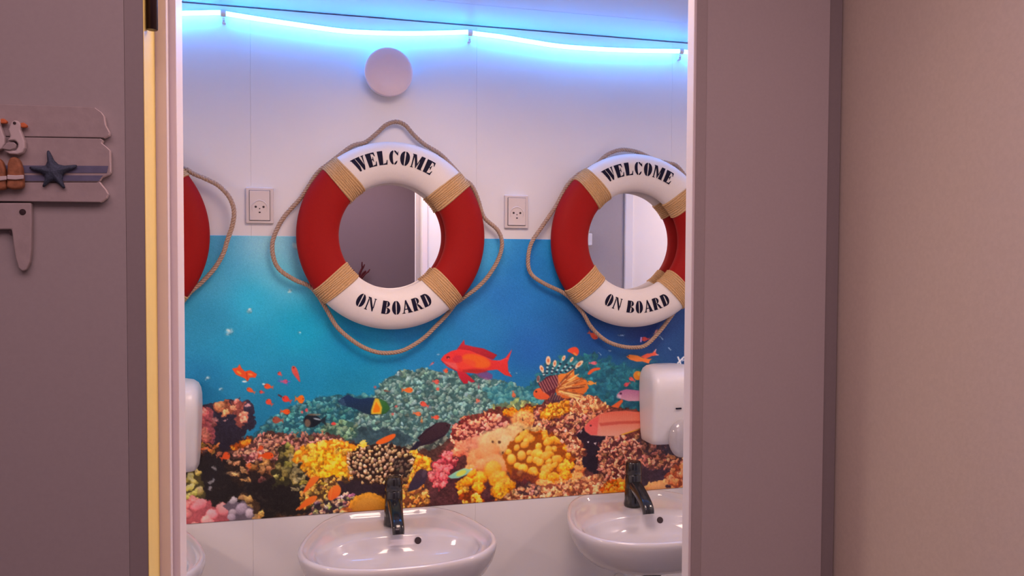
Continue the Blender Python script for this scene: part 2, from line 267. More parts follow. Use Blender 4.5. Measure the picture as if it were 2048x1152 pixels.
    poly([(1065,786),(1071,777),(1084,775),(1099,785),(1101,798),(1080,800),(1068,795)], (226, 96, 48), (206, 78, 40), smooth=True)
    poly([(1076,767),(1093,753),(1113,750),(1116,768),(1110,784),(1104,797),(1084,781)], (92, 34, 44), rough=2)
    for k in range(8):
        x, y = 1078+k*4.6, 770-k*2.2; line(x, y-6, x+11, y+16, 1.6, (206, 136, 124), a=.8)
    poly([(1096,803),(1104,790),(1118,790),(1128,798),(1106,806)], (70, 32, 42), a=.85, rough=3)
    for k in range(5): line(1098+k*5, 800, 1104+k*5, 786, 1.3, (200, 130, 110), a=.7)
    ell(1072, 783, 1.8, 1.8, (40, 20, 24))
    # ---- big red fish
    B = [(881,719),(888,710),(902,702),(918,698),(939,701),(964,711),(985,720),(1000,721),(1011,715),(1024,698),(1015,724),(1016,742),(1024,754),(1009,750),(994,739),(975,741),(954,747),(933,745),(912,742),(894,733)]
    poly([(948,746),(959,755),(975,760),(984,757),(985,749),(969,741)], (130, 60, 110), a=.75, soft=2)
    poly([(913,699),(928,679),(929,689),(945,693),(967,697),(980,703),(994,710),(986,719),(964,713),(939,704)], (196, 42, 52), (150, 24, 34))
    poly([(913,741),(918,755),(927,767),(935,767),(936,761),(943,765),(950,763),(938,752),(928,743)], (196, 36, 50), (170, 24, 40))
    poly(B, (222, 50, 46), (200, 44, 40)); ell(952, 722, 30, 13, (224, 96, 24), ang=14, a=.85, soft=8); ell(930, 728, 22, 10, (226, 66, 44), a=.7, soft=6)
    poly([(884,722),(912,726),(916,740),(897,733)], (214, 106, 100), a=.6, soft=6); ell(915, 718, 10, 8, (182, 34, 56), a=.6, soft=5); ell(950, 742, 26, 4, (146, 30, 26), a=.6, soft=4)
    ell(896, 715, 3.5, 2.6, (96, 16, 24)); ell(896.5, 716.5, 1.4, 1.2, (236, 120, 120)); line(882, 722, 912, 742, 1.2, (80, 20, 40), a=.6)
    line(994, 722, 1016, 716, 1.5, (236, 90, 100), a=.5)
    # ---- red and violet wrasses by the dispenser
    poly([(1168,854),(1178,842),(1197,829),(1219,823),(1250,821),(1300,826),(1345,836),(1380,828),(1380,862),(1345,852),(1291,852),(1256,865),(1233,872),(1202,872),(1181,870),(1170,862)], (216, 92, 66), (224, 150, 122))
    poly([(1197,846),(1240,842),(1330,840),(1330,845),(1240,848),(1200,852)], (186, 62, 48), a=.7, soft=3); poly([(1168,854),(1178,842),(1197,832),(1194,870),(1181,870),(1170,862)], (216, 74, 70), a=.75, soft=4)
    for k in range(24): line(1200+k*4.2, 830-min(k, 10)*.5, 1200+k*4.2, 842, 1, (232, 128, 92), a=.45)
    ell(1186, 858, 8, 6, (232, 96, 84), a=.8, soft=3); ell(1181, 851, 2, 1.8, (90, 30, 40)); poly([(1197,846),(1202,858),(1200,872),(1194,866)], (232, 130, 110), a=.7, soft=2)
    poly([(1245,870),(1283,857),(1300,852),(1262,862),(1240,869)], (236, 160, 40)); 
    poly([(1233,789),(1240,782),(1252,778),(1279,781),(1320,788),(1320,798),(1285,802),(1256,802),(1239,797)], (170, 96, 128), (206, 150, 160)); ell(1241, 787, 2.4, 2.2, (70, 30, 60)); ell(1237, 793, 5, 4, (222, 180, 188), a=.7, soft=3)
    poly([(1221,813),(1243,798),(1246,802),(1236,816)], (226, 90, 40))
    # ---- dark fishes
    poly([(675,802),(682,796),(696,789),(707,795),(721,798),(736,795),(758,796),(773,804),(780,817),(771,827),(744,831),(728,826),(707,816),(690,812),(683,810)], (24, 48, 84), (28, 44, 56))
    for k in range(5): line(676+k, 797+k*3.2, 688+k, 799+k*2.6, 1, (110, 150, 170), a=.6)
    poly([(757,796),(773,804),(780,817),(771,827),(763,829),(759,811)], (58, 112, 50), (40, 84, 40), soft=2)
    poly([(750,796),(757,797),(764,815),(762,828),(742,828),(742,820),(747,804)], (206, 168, 44), soft=2); poly([(752,803),(760,816),(759,824),(746,825),(746,819)], (238, 116, 16), soft=2)
    poly([(821,898),(832,888),(839,881),(834,876),(852,858),(874,845),(890,844),(902,849),(898,860),(890,871),(863,887),(840,892),(831,899)], (62, 38, 44), (46, 26, 34)); line(836, 876, 872, 846, 1.4, (24, 16, 28)); line(842, 891, 888, 871, 1.4, (24, 18, 34))
    ell(894, 851, 1.6, 1.6, (20, 14, 18)); poly([(818,901),(834,882),(842,884),(832,899)], (34, 28, 44))
    poly([(832,944),(842,937),(854,941),(854,955),(848,967),(835,978),(815,984),(818,970)], (68, 42, 48), (42, 34, 56)); ell(848, 946, 4, 9, (98, 78, 90), ang=15, a=.5, soft=2)
    fish(630, 841, 48, 28, (24, 32, 40), 180, (18, 24, 32)); ell(615, 846, 6, 8, (140, 110, 84), a=.7, soft=2); ell(634, 838, 8, 1.6, (190, 200, 200), ang=12, a=.8); ell(628, 829, 14, 2, (150, 120, 90), a=.6)
    # ---- orange fishes
    poly([(750,884),(770,873),(786,867),(792,868),(789,876),(770,887),(754,889)], (238, 92, 26), smooth=True)
    poly([(464,737),(475,735),(479,728),(483,736),(490,743),(500,740),(514,748),(511,755),(500,755),(495,763),(490,757),(472,749)], (226, 74, 30)); ell(478, 745, 6, 2, (244, 140, 50), ang=35); ell(501, 749, 5, 2, (244, 130, 60), ang=15); ell(489, 763, 5, 1.8, (220, 230, 220), a=.9); line(493, 745, 495, 762, 2, (150, 40, 24), a=.6)
    R = (226, 78, 36); Sx = (220, 66, 54)
    for f in [(537.5,773,20,11,R,190),(502,781,20,9,(228,84,40),208),(524,784,11,7,(206,74,64),190),(539,805,17,12,(214,72,50),220),(574,799,21,13,(216,58,44),205),(599,798,20,17,(236,104,22),5),(570,823,21,11,(230,80,24),5),
              (556,840,24,14,(150,72,54),185),(560,748,11,8,(206,76,70),220),(568,763,16,9,(190,80,110),0),(603,824,7,6,(196,90,80),0),(612,820,8,8,(200,80,80),0),(667,846,9,10,(214,70,60),90),
              (814,780,24,11,(228,104,40),0),(774,782,14,4,(120,80,66),190),(849,809,20,10,(216,80,60),205),(833.6,827,18,9,(218,110,62),10),(870,834.5,17,9,(224,84,56),0),(843,840,12,5,(190,130,76),90),
              (871,763,15,10,(210,90,74),10),(874,778,9,7,(204,96,76),0),(749,774,8,6,(150,96,104),0),(890.5,741,11,10,(216,84,52),0),(863,728,13,4,(176,100,112),-40),(954.5,802,10,9,(206,112,86),-60),
              (1026.7,788,15,8,(206,104,68),80),(784,828,8,6,(180,100,90),0),(791,813,9,5,(180,100,90),-20),(957,772,12,4,(150,110,110),90),(531,911,33,14,(232,76,20),0),(450,913,22,16,(226,80,30),-30),(520,897,16,9,(224,84,40),-40),
              (497,931,13,12,(216,104,50),0),(1264,759,15,8,(220,90,84),210),(1254,768,15,8,(216,76,80),150),(1185,726,18,7,(210,96,104),0),(1183,766,20,9,(232,136,52),185),(1185,670,24,12,(206,78,54),35),(1291,678,17,9,(200,70,66),180),(1311,664,14,5,(190,120,110),-50)]:
        x, y, L, H, col, an = f; fish(x, y, L, H, col, an)
    poly([(583,733),(588,731),(594,737),(598,750),(601,765),(597,762),(589,752),(583,743)], (214, 84, 62), (188, 66, 70), smooth=True); ell(587, 735, 1.5, 1.5, (60, 20, 24))
    ell(546, 767, 3, 2, (220, 225, 225), a=0); ell(527, 768, 3, 1.6, (220, 226, 224), a=.9); line(558, 757, 576, 771, 1.5, (120, 90, 160), a=.7); ell(558, 762, 3, 1.5, (90, 80, 170), a=.8); ell(578, 763, 3, 1.5, (110, 90, 180), a=.8)
    line(556, 789, 564, 794, 3, (90, 30, 40))
    poly([(1132,702),(1141,695),(1153,693),(1159,703),(1153,713),(1142,706)], (226, 70, 42), smooth=True); ell(1150, 708, 5, 2, (240, 140, 60), ang=40, a=.8)
    poly([(1281,713),(1293,707),(1304,706),(1311,698),(1311,706),(1317,710),(1303,712),(1290,718)], (222, 84, 58)); line(1308, 704, 1312, 698, 1.5, (190, 150, 170)); line(1311, 709, 1317, 710, 1.5, (180, 160, 180))
    poly([(1252,713),(1259,709),(1275,711),(1286,716),(1298,718),(1304,717),(1299,721),(1297,727),(1285,723),(1272,723),(1259,719)], (236, 128, 44), (226, 96, 50)); ell(1256, 713, 1.2, 1.2, (60, 20, 30))
    poly([(1173,748),(1182,737),(1199,734),(1201,739),(1187,742),(1179,750)], (218, 82, 40), smooth=True); ell(1275, 751, 9, 9, (236, 128, 44)); ell(1278, 748, 4, 4, (246, 166, 70), soft=2); line(1282, 674, 1281, 684, 3, (190, 140, 190))
    line(1355, 713, 1361, 728, 3, (224, 216, 224)); line(1368, 713, 1354, 727, 3, (224, 216, 224)); fish(1372, 720, 20, 10, (206, 196, 206), 0)
    for q in ([(622,953),(640,952),(635,963),(616,979),(605,988),(607,980),(615,965)], [(659,977),(673,968),(683,975),(680,991),(659,1003),(654,993)], [(595,1022),(599,1011),(615,994),(637,989),(630,1004),(608,1015)]):
        poly(q, (236, 112, 34), (220, 84, 24), smooth=True)
    line(607, 983, 602, 990, 2, (240, 150, 80)); line(664, 974, 660, 1000, 1.3, (250, 150, 60), a=.6); line(598, 1014, 592, 1020, 2.5, (236, 120, 50))
    poly([(895,953),(911,943),(928,936),(943,939),(933,949),(916,956),(902,957)], (160, 206, 150), (120, 176, 160)); ell(922, 946, 11, 5, (214, 208, 60), ang=-25, a=.85, soft=3); line(942, 940, 955, 931, 2.2, (232, 140, 110)); ell(942, 938, 2.5, 2, (200, 220, 190))
    I[:] += rng.normal(size=(NR, NC, 1))*.014
    return np.clip(I, 0, 1)
# ------------------------------------------------------------------ materials
def lin(v): return tuple(((c/255)/12.92 if c/255 <= .04045 else ((c/255+.055)/1.055)**2.4) for c in v)
def mat(name, col, rough=.5, metal=0, vary=.04, scale=60, bump=0, emit=None, power=0, coat=0, trans=0, spec=.5):
    m = bpy.data.materials.new(name); m.use_nodes = True; nt = m.node_tree; b = nt.nodes['Principled BSDF']
    b.inputs['Roughness'].default_value = rough; b.inputs['Metallic'].default_value = metal; b.inputs['Specular IOR Level'].default_value = spec
    b.inputs['Coat Weight'].default_value = coat; b.inputs['Transmission Weight'].default_value = trans
    tc = nt.nodes.new('ShaderNodeTexCoord'); n = nt.nodes.new('ShaderNodeTexNoise'); n.inputs['Scale'].default_value = scale; n.inputs['Detail'].default_value = 4
    nt.links.new(tc.outputs['Object'], n.inputs['Vector'])
    r = nt.nodes.new('ShaderNodeValToRGB'); nt.links.new(n.outputs['Fac'], r.inputs['Fac'])
    r.color_ramp.elements[0].position = .3; r.color_ramp.elements[1].position = .7
    r.color_ramp.elements[0].color = tuple(c*(1-vary) for c in col)+(1,); r.color_ramp.elements[1].color = tuple(min(1, c*(1+vary)) for c in col)+(1,)
    nt.links.new(r.outputs['Color'], b.inputs['Base Color'])
    if bump:
        bp = nt.nodes.new('ShaderNodeBump'); bp.inputs['Strength'].default_value = bump; bp.inputs['Distance'].default_value = .001
        nt.links.new(n.outputs['Fac'], bp.inputs['Height']); nt.links.new(bp.outputs['Normal'], b.inputs['Normal'])
    if emit: b.inputs['Emission Color'].default_value = emit+(1,); b.inputs['Emission Strength'].default_value = power
    return m
M = dict(
    wall=mat('white wall panel', (.80, .79, .80), .35, vary=.01, scale=8), ceil=mat('white ceiling panel', (.74, .74, .78), .5, vary=.01, scale=8),
    grey=mat('grey laminate', (.36, .33, .34), .55, vary=.02, scale=300), greyface=mat('mid grey laminate', (.47, .43, .44), .55, vary=.02, scale=300), jamb=mat('grey white jamb', (.74, .70, .73), .4, vary=.01), greyshade=mat('jamb shade grey', (.40, .36, .365), .55, vary=.02, scale=300), greyback=mat('deep grey laminate', (.24, .215, .25), .55, vary=.02, scale=300), greyd=mat('darker grey trim and edge shade', (.27, .24, .25), .55, vary=.02, scale=300),
    partition=mat('warm grey partition', (.68, .60, .525), .6, vary=.03, scale=250, bump=.15), floor=mat('grey vinyl floor', (.22, .20, .20), .5, vary=.1, scale=40),
    trim=mat('lilac white lacquer', (.78, .71, .74), .35, vary=.01), cream=mat('cream lacquer edge', (.88, .69, .21), .4, vary=.02), void=mat('dark gap', (.02, .02, .03), .9),
    dark=mat('dark hinge metal', (.05, .03, .03), .35, .8), steel=mat('brushed steel', (.6, .58, .56), .3, 1), white=mat('white plastic', (.72, .70, .70), .3, vary=.01),
    ivory=mat('ivory plastic', (.68, .61, .59), .35, vary=.01), disc=mat('white valve enamel', (.88, .74, .82), .45, vary=.01), slot=mat('dark hole', (.03, .015, .02), .7), ceramic=mat('white ceramic', (.57, .545, .56), .08, vary=.005, coat=.5),
    black=mat('black glossy tap', (.012, .011, .013), .18, vary=.05, coat=.4), red=mat('red foam', (.31, .009, .008), .6, spec=.12, vary=.06, scale=400, bump=.12), foam=mat('white foam', (.75, .70, .665), .5, vary=.02, scale=400, bump=.08),
    ink=mat('navy lettering', (.010, .009, .028), .6, spec=.1), rope=mat('hemp rope', (.42, .29, .21), .85, vary=.25, scale=350, bump=.5), twine=mat('jute twine', (.56, .35, .165), .7, vary=.25, scale=500, bump=.4),
    tube=mat('glowing neon tube', (.8, .9, 1), .4, emit=(.03, .31, 1.0), power=38), sleeve=mat('white silicone sleeve', (.7, .75, .8), .5), clip=mat('clear plastic clip', (.85, .88, .92), .2),
    clear=mat('smoky clear plastic', (.42, .40, .42), .12, coat=.6), blue=mat('faded blue paint', (.13, .14, .24), .7, vary=.2), star=mat('blue starfish', (.05, .07, .115), .8, vary=.3, scale=600, bump=.6),
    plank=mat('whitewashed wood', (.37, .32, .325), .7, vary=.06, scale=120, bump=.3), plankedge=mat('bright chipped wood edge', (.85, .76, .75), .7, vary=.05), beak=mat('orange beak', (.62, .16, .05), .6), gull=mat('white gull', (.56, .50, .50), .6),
    post=mat('orange brown wood post', (.30, .12, .055), .7, vary=.25, scale=300), coralred=mat('dark red coral', (.12, .02, .03), .7))
mm = bpy.data.materials.new('mirror glass'); mm.use_nodes = True; b_ = mm.node_tree.nodes['Principled BSDF']
b_.inputs['Base Color'].default_value = (.93, .93, .95, 1); b_.inputs['Metallic'].default_value = 1; b_.inputs['Roughness'].default_value = .0; M['mirror'] = mm
# the neon is a glow that stays the same from any side; the print carries its own colours
mp = bpy.data.materials.new('printed reef picture'); mp.use_nodes = True; nt = mp.node_tree; b_ = nt.nodes['Principled BSDF']
ca = nt.nodes.new('ShaderNodeAttribute'); ca.attribute_name = 'print'; nt.links.new(ca.outputs['Color'], b_.inputs['Base Color']); b_.inputs['Roughness'].default_value = .38; b_.inputs['Specular IOR Level'].default_value = .35

# ------------------------------------------------------------------ helpers
def obj(name, bm, m, parent=None, smooth=None, bevel=0, subs=0):
    me = bpy.data.meshes.new(name); bmesh.ops.recalc_face_normals(bm, faces=bm.faces); bm.to_mesh(me); bm.free()
    for x in (m if isinstance(m, (list, tuple)) else [m]): me.materials.append(M[x])
    o = bpy.data.objects.new(name, me); C.objects.link(o)
    if parent: o.parent = parent
    if bevel:
        md = o.modifiers.new('bevel', 'BEVEL'); md.width = bevel; md.segments = 3; md.limit_method = 'ANGLE'; md.angle_limit = .6
    if subs: md = o.modifiers.new('subdivision', 'SUBSURF'); md.levels = subs; md.render_levels = subs
    if smooth is not None:
        for p in me.polygons: p.use_smooth = True
        if smooth < 3: me.set_sharp_from_angle(angle=smooth)
    return o
def thing(name, label, cat, loc=(0, 0, 0), group=None):
    o = bpy.data.objects.new(name, None); C.objects.link(o); o.location = loc; o.empty_display_size = .05; o['label'] = label; o['category'] = cat
    if group: o['group'] = group
    return o
def struct(o, label=None):
    o['kind'] = 'structure'
    if label: o['label'] = label
    return o
def dup(root, loc, label, group=None):
    r = root.copy(); C.objects.link(r); r.location = loc; r['label'] = label
    if group: r['group'] = group
    for ch in list(root.children):
        k = ch.copy(); C.objects.link(k); k.parent = r
        for g in ch.children: d = g.copy(); C.objects.link(d); d.parent = k
    return r
def box(bm, x0, x1, y0, y1, z0, z1):
    v = [bm.verts.new((x, y, z)) for z in (z0, z1) for y in (y0, y1) for x in (x0, x1)]
    for f in ((0, 1, 3, 2), (4, 6, 7, 5), (0, 4, 5, 1), (1, 5, 7, 3), (3, 7, 6, 2), (2, 6, 4, 0)): bm.faces.new([v[i] for i in f])
    return bm
def bx(*a): return box(bmesh.new(), *a)
def loft(bm, loops, cap0=True, cap1=True, closed=True):
    R = [[bm.verts.new(p) for p in l] for l in loops]; n = len(R[0])
    for a, b in zip(R, R[1:]):
        for i in range(n if closed else n-1): j = (i+1) % n; bm.faces.new((a[i], a[j], b[j], b[i]))
    if cap0: bm.faces.new(R[0])
    if cap1: bm.faces.new(R[-1])
    return bm
def lathe(prof, n=40, axis='z', loc=(0, 0, 0)):           # profile of (radius, height)
    L = []
    for r, h in prof:
        l = []
        for i in range(n):
            a = 2*PI*i/n; c, s = r*math.cos(a), r*math.sin(a)
            l.append((loc[0]+c, loc[1]+s, loc[2]+h) if axis == 'z' else (loc[0]+c, loc[1]+h, loc[2]+s))
        L.append(l)
    return loft(bmesh.new(), L)
def catmull(P, n, closed=False):
    P = [Vector(p) for p in P]; out = []; k = len(P)
    for i in range(k if closed else k-1):
        a = P[(i-1) % k] if closed or i else P[0]*2-P[1]; b = P[i]; c = P[(i+1) % k]; d = P[(i+2) % k] if closed or i+2 < k else P[-1]*2-P[-2]
        for j in range(n):
            t = j/n; out.append(.5*(2*b+(c-a)*t+(2*a-5*b+4*c-d)*t*t+(3*b-a-3*c+d)*t**3))
    if not closed: out.append(P[-1])
    return out
def resample(P, step):
    out = [P[0]]; acc = 0
    for a, b in zip(P, P[1:]):
        L = (b-a).length; t = step-acc
        while t <= L: out.append(a.lerp(b, t/L)); t += step
        acc = L-(t-step)
    out.append(P[-1]); return out
def frames(P):
    T = [(P[min(i+1, len(P)-1)]-P[max(i-1, 0)]).normalized() for i in range(len(P))]
    n = T[0].cross(Vector((0, 1, .01))).normalized(); F = []
    for t in T:
        n = (n-t*n.dot(t)).normalized(); F.append((t, n, t.cross(n)))
    return F
def sweep(bm, P, rad, sides=10, sec=None):                # tube along points; rad a number or a list
    F = frames(P); L = []
    for i, (p, (t, n, b)) in enumerate(zip(P, F)):
        r = rad[i] if isinstance(rad, (list, tuple)) else rad; l = []
        for k in range(sides):
            a = 2*PI*k/sides
            if sec: u, v = sec[k]; l.append(p+n*u*r+b*v*r)
            else: l.append(p+n*r*math.cos(a)+b*r*math.sin(a))
        L.append(l)
    return loft(bm, L)
def rope_mesh(P, rad, pitch=.021, step=.0022):            # three-strand twisted rope
    P = resample(P, step); F = frames(P); bm = bmesh.new()
    for s in range(3):
        Q = []
        for i, (p, (t, n, b)) in enumerate(zip(P, F)):
            a = 2*PI*(i*step/pitch+s/3); Q.append(p+(n*math.cos(a)+b*math.sin(a))*rad*.54)
        sweep(bm, Q, rad*.52, 7)
    return bm
def prism(pts, y0, y1, bm=None):                          # outline in X, Z drawn out along Y
    bm = bm or bmesh.new()
    a = [bm.verts.new((x, y0, z)) for x, z in pts]; b = [bm.verts.new((x, y1, z)) for x, z in pts]; n = len(a)
    bm.faces.new(a); bm.faces.new(b)
    for i in range(n): bm.faces.new((a[i], a[(i+1) % n], b[(i+1) % n], b[i]))
    return bm
def rrect(w, d, e=4, n=40, cx=0, cy=0):                   # rounded rectangle outline
    out = []
    for i in range(n):
        a = 2*PI*i/n; c, s = math.cos(a), math.sin(a)
        out.append((cx+w/2*math.copysign(abs(c)**(2/e), c), cy+d/2*math.copysign(abs(s)**(2/e), s)))
    return out

# ------------------------------------------------------------------ the setting
YF = -1.15                                                 # corridor face of the thin front partition
JL, JR = -.1165, .431                                       # the doorway
bm = bmesh.new(); e = .00015; seams = [-2.4, -.115-.62+.0, -.115, at(953, 300)[0], at(1343, 300)[0], 2.0]
for a, b in zip(seams, seams[1:]): box(bm, a+e, b-e, 0, .03, 0, 2.0565)
box(bm, -2.4, 2.0, .0295, .06, 0, 2.0565)
struct(obj('wall_back', bm, 'wall'))
bm = bmesh.new(); cs = -.155
box(bm, -2.45, 2.05, -.001+cs, .2, 2.0605, 2.10); box(bm, -2.45, 2.05, -1.2, cs-.0025, 2.0605, 2.10); box(bm, -2.45, 2.05, -1.2, .2, 2.09, 2.13)
struct(obj('ceiling', bm, 'ceil'))
struct(obj('wall_left', bx(-2.45, -2.4, -1.12, .06, 0, 2.06), 'wall')); struct(obj('wall_right', bx(2.0, 2.05, -1.12, .06, 0, 2.06), 'wall'))
struct(obj('floor', bx(-2.45, 2.05, -3.1, .06, -.04, 0), 'floor'))
bm = bmesh.new(); box(bm, -2.45, JL-.03, -1.149, -1.12, 0, 2.06); box(bm, JL-.03, JR+.02, -1.149, -1.12, 1.98, 2.06)
struct(obj('wall_front', bm, 'wall'))
bm = bmesh.new(); box(bm, JR+.022, 2.05, -1.149, -1.12, 0, 2.06)
struct(obj('wall_front_right', bm, 'wall'))
struct(obj('wall_corridor_facing', bx(JR+.0187, .612, -1.1625, -1.1495, 0, 2.06), 'greyface'))
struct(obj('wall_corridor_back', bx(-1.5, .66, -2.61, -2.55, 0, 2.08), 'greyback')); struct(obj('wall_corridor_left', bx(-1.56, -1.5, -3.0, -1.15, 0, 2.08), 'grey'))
struct(obj('wall_corridor_right', bx(.634, .66, -3.0, -1.15, 0, 2.08), 'partition')); struct(obj('ceiling_corridor', bx(-1.56, .66, -3.06, -1.2, 2.08, 2.12), 'ceil'))
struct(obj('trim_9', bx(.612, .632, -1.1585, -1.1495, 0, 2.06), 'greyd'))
# door frame: left jamb in two steps, right jamb edge
bm = bmesh.new(); box(bm, JL-.018, JL, -1.162, -1.118, 0, 1.99); 
struct(obj('trim_1', bm, 'trim', bevel=.001))
struct(obj('trim_2', bx(JL-.030, JL-.0065, -1.176, -1.1625, 0, 1.99), 'trim', bevel=.001))
struct(obj('trim_5', bx(JL-.040, JL-.0165, -1.200, -1.1765, 0, 1.99), 'cream'))
struct(obj('trim_6', bx(JR+.001, JR+.0045, -1.1665, -1.1497, 0, 1.99), 'jamb', bevel=.0012))
struct(obj('trim_7', bx(JR+.0047, JR+.0185, -1.1645, -1.1495, 0, 1.99), 'greyshade', bevel=.001))  # soft shadow beside the jamb, put in as a darker grey strip
struct(obj('trim_8', bx(JL+.0005, JR+.0005, -1.165, -1.12, 1.93, 1.975), 'trim'))
# open door leaf folded back on the left
XL = -.1325
dl = struct(obj('door_1', bx(-.78, XL-.016, -1.235, -1.2005, .01, 1.99), 'grey'), 'grey door leaf folded open on the left')
obj('edge_shade', bx(XL-.0158, XL-.0006, -1.2345, -1.2005, .01, 1.99), 'greyd', dl)  # darker colour stands in for the soft shade along the leaf edge
obj('door_edge', bx(XL-.0005, XL, -1.2352, -1.2005, .01, 1.99), 'cream', dl)
hx, hz = at(304, 60, -1.222)
h = obj('hinge', lathe([(0, 0), (.0046, 0), (.005, .0005), (.005, .09), (.0046, .091), (0, .091)], 20, 'z', (hx, -1.222+.0, hz)), 'dark', dl, smooth=.7); 
# the inside of the front partition, seen in the mirrors
d2 = struct(obj('door_2', bx(.80, 1.294, -1.1195, -1.108, .02, 2.0), 'grey'), 'grey inner door seen in the right mirror')
struct(obj('trim_3', bx(1.295, 1.332, -1.1195, -1.098, 0, 2.04), 'ceil', bevel=.004))
struct(obj('trim_4', bx(JR+.025, JR+.045, -1.1195, -1.112, 0, 2.04), 'trim', bevel=.003))
t = thing('paper_dispenser', 'small white box mirrored at the left rim of the right-hand mirror glass', 'dispenser', (1.11, -1.108, 1.53))
obj('body', bx(-.03, .03, -.0, .04, 0, .05), 'white', t, bevel=.004); obj('hood', bx(-.028, .022, 0, .03, .0505, .075), 'white', t, bevel=.006); obj('nozzle', lathe([(0, -.022), (.008, -.022), (.01, -.0005), (0, -.0005)], 16, 'z', (-.005, .02, 0)), 'steel', t, smooth=.7)

# ------------------------------------------------------------------ the reef print
I = paint_mural(at); NR_, NC_ = I.shape[:2]
A = np.where(I <= .04045, I/12.92, ((I+.055)/1.055)**2.4)*np.array([1.30, 1.55, 1.65]); A = np.clip(A, .004, .92)
me = bpy.data.meshes.new('wall_mural')
xs = np.linspace(MX0, MX1, NC_); zs = np.linspace(MZ1, MZ0, NR_)
V = np.zeros((NR_, NC_, 3)); V[..., 0] = xs[None]; V[..., 1] = -.0012; V[..., 2] = zs[:, None]; V = V.reshape(-1, 3)
idx = np.arange(NR_*NC_).reshape(NR_, NC_); Q = np.stack([idx[:-1, :-1], idx[1:, :-1], idx[1:, 1:], idx[:-1, 1:]], -1).reshape(-1, 4)
rim = np.concatenate([idx[0, :], idx[1:, -1], idx[-1, -2::-1], idx[-2:0:-1, 0]]); nb = len(V); back = V[rim].copy(); back[:, 1] = -.0001   # thin turned-back rim of the panel
k = np.arange(len(rim)); k2 = (k+1) % len(rim); Qs = np.stack([rim[k], rim[k2], nb+k2, nb+k], -1)
V = np.concatenate([V, back]); Q = np.concatenate([Q, Qs])
me.vertices.add(len(V)); me.vertices.foreach_set('co', V.ravel()); me.loops.add(len(Q)*4); me.loops.foreach_set('vertex_index', Q.ravel().astype(np.int32))
me.polygons.add(len(Q)); me.polygons.foreach_set('loop_start', np.arange(0, len(Q)*4, 4, dtype=np.int32)); me.update(calc_edges=True)
at_ = me.color_attributes.new('print', 'FLOAT_COLOR', 'POINT'); col = np.ones((len(V), 4), np.float32); col[:nb, :3] = A.reshape(-1, 3); col[nb:, :3] = A.reshape(-1, 3)[rim]; at_.data.foreach_set('color', col.ravel())
me.materials.append(mp); mu = bpy.data.objects.new('wall_mural', me); C.objects.link(mu)
mu['label'] = 'printed coral reef panel with orange fish across the white wall behind the basins'; mu['category'] = 'mural'

# ------------------------------------------------------------------ neon tube under the ceiling
YT = -.016
T = [(-260,40),(-80,36),(100,30),(250,32),(362,26.5),(400,25.5),(440,25),(458,28),(520,38),(600,50),(680,61),(740,65),(820,66.5),(900,65),(935,64),(952,67),(1000,73),(1060,83),(1120,92),(1200,98),(1280,101),(1350,102),(1375,104),(1450,115),(1560,124),(1650,126),(1750,138)]
P = resample(catmull([at3(x, y, YT) for x, y in T], 12), .008)
ns = thing('neon_light_strip', 'glowing cyan neon tube hung in a sagging line along the wall under the ceiling', 'light', (0, 0, 0))
F = frames(P); L = []; NS = 16
for p, (t, n, b) in zip(P, F): L.append([p+Vector((0, math.cos(2*PI*k/NS), math.sin(2*PI*k/NS)))*.0058 for k in range(NS)])
bm = loft(bmesh.new(), L); tb = obj('glow_tube', bm, ['tube', 'sleeve'], ns, smooth=4)
for p in tb.data.polygons:
    c = p.center; nrm = p.normal
    if nrm.z > .80: p.material_index = 1
bs = obj('backing_sleeve', sweep(bmesh.new(), [p+Vector((0, .0095, .0035)) for p in P], .0028, 8), 'sleeve', ns, smooth=4)
for cx, cy, tilt in [(447, 27, 0), (940, 66, 0), (1362, 103, .35), (180, 30, 0)]:
    q = at3(cx, cy, YT); bm = bmesh.new(); g = []
    for s in (-.0060, .0060): g.append([(q.x+s, q.y+.0078*math.cos(2*PI*k/20), q.z+.0078*math.sin(2*PI*k/20)) for k in range(20)])
    loft(bm, g); cl = obj('clip', bm, 'clip', ns, smooth=.7, bevel=.0006)
    obj('tab', bx(q.x-.0045, q.x+.0045, -.011, -.0001, q.z-.020, q.z-.0072), 'clip', cl, bevel=.0012)
    obj('screw', lathe([(0, -.0125), (.0022, -.0122), (.0022, -.0112), (0, -.0112)], 12, 'y', (q.x, 0, q.z-.0155)), 'steel', cl)

# ------------------------------------------------------------------ round vent valve
vx, vz = at(777, 145, -.035)
vt = thing('wall_vent', 'round white vent cover high on the wall above the middle lifebuoy', 'vent', (vx, 0, vz))
obj('cover', lathe([(0, -.050), (.030, -.050), (.052, -.0485), (.0575, -.045), (.0585, -.040), (.0575, -.030), (.050, -.024), (0, -.0235)], 64, 'y'), 'disc', vt, smooth=.8)
obj('base_ring', lathe([(.040, -.0234), (.047, -.020), (.052, -.008), (.053, -.0005), (.030, -.0005), (.030, -.0234)], 64, 'y'), 'white', vt, smooth=.8)
obj('screw', lathe([(0, -.0512), (.002, -.0512), (.0024, -.0502), (0, -.0502)], 14, 'y'), 'disc', vt)

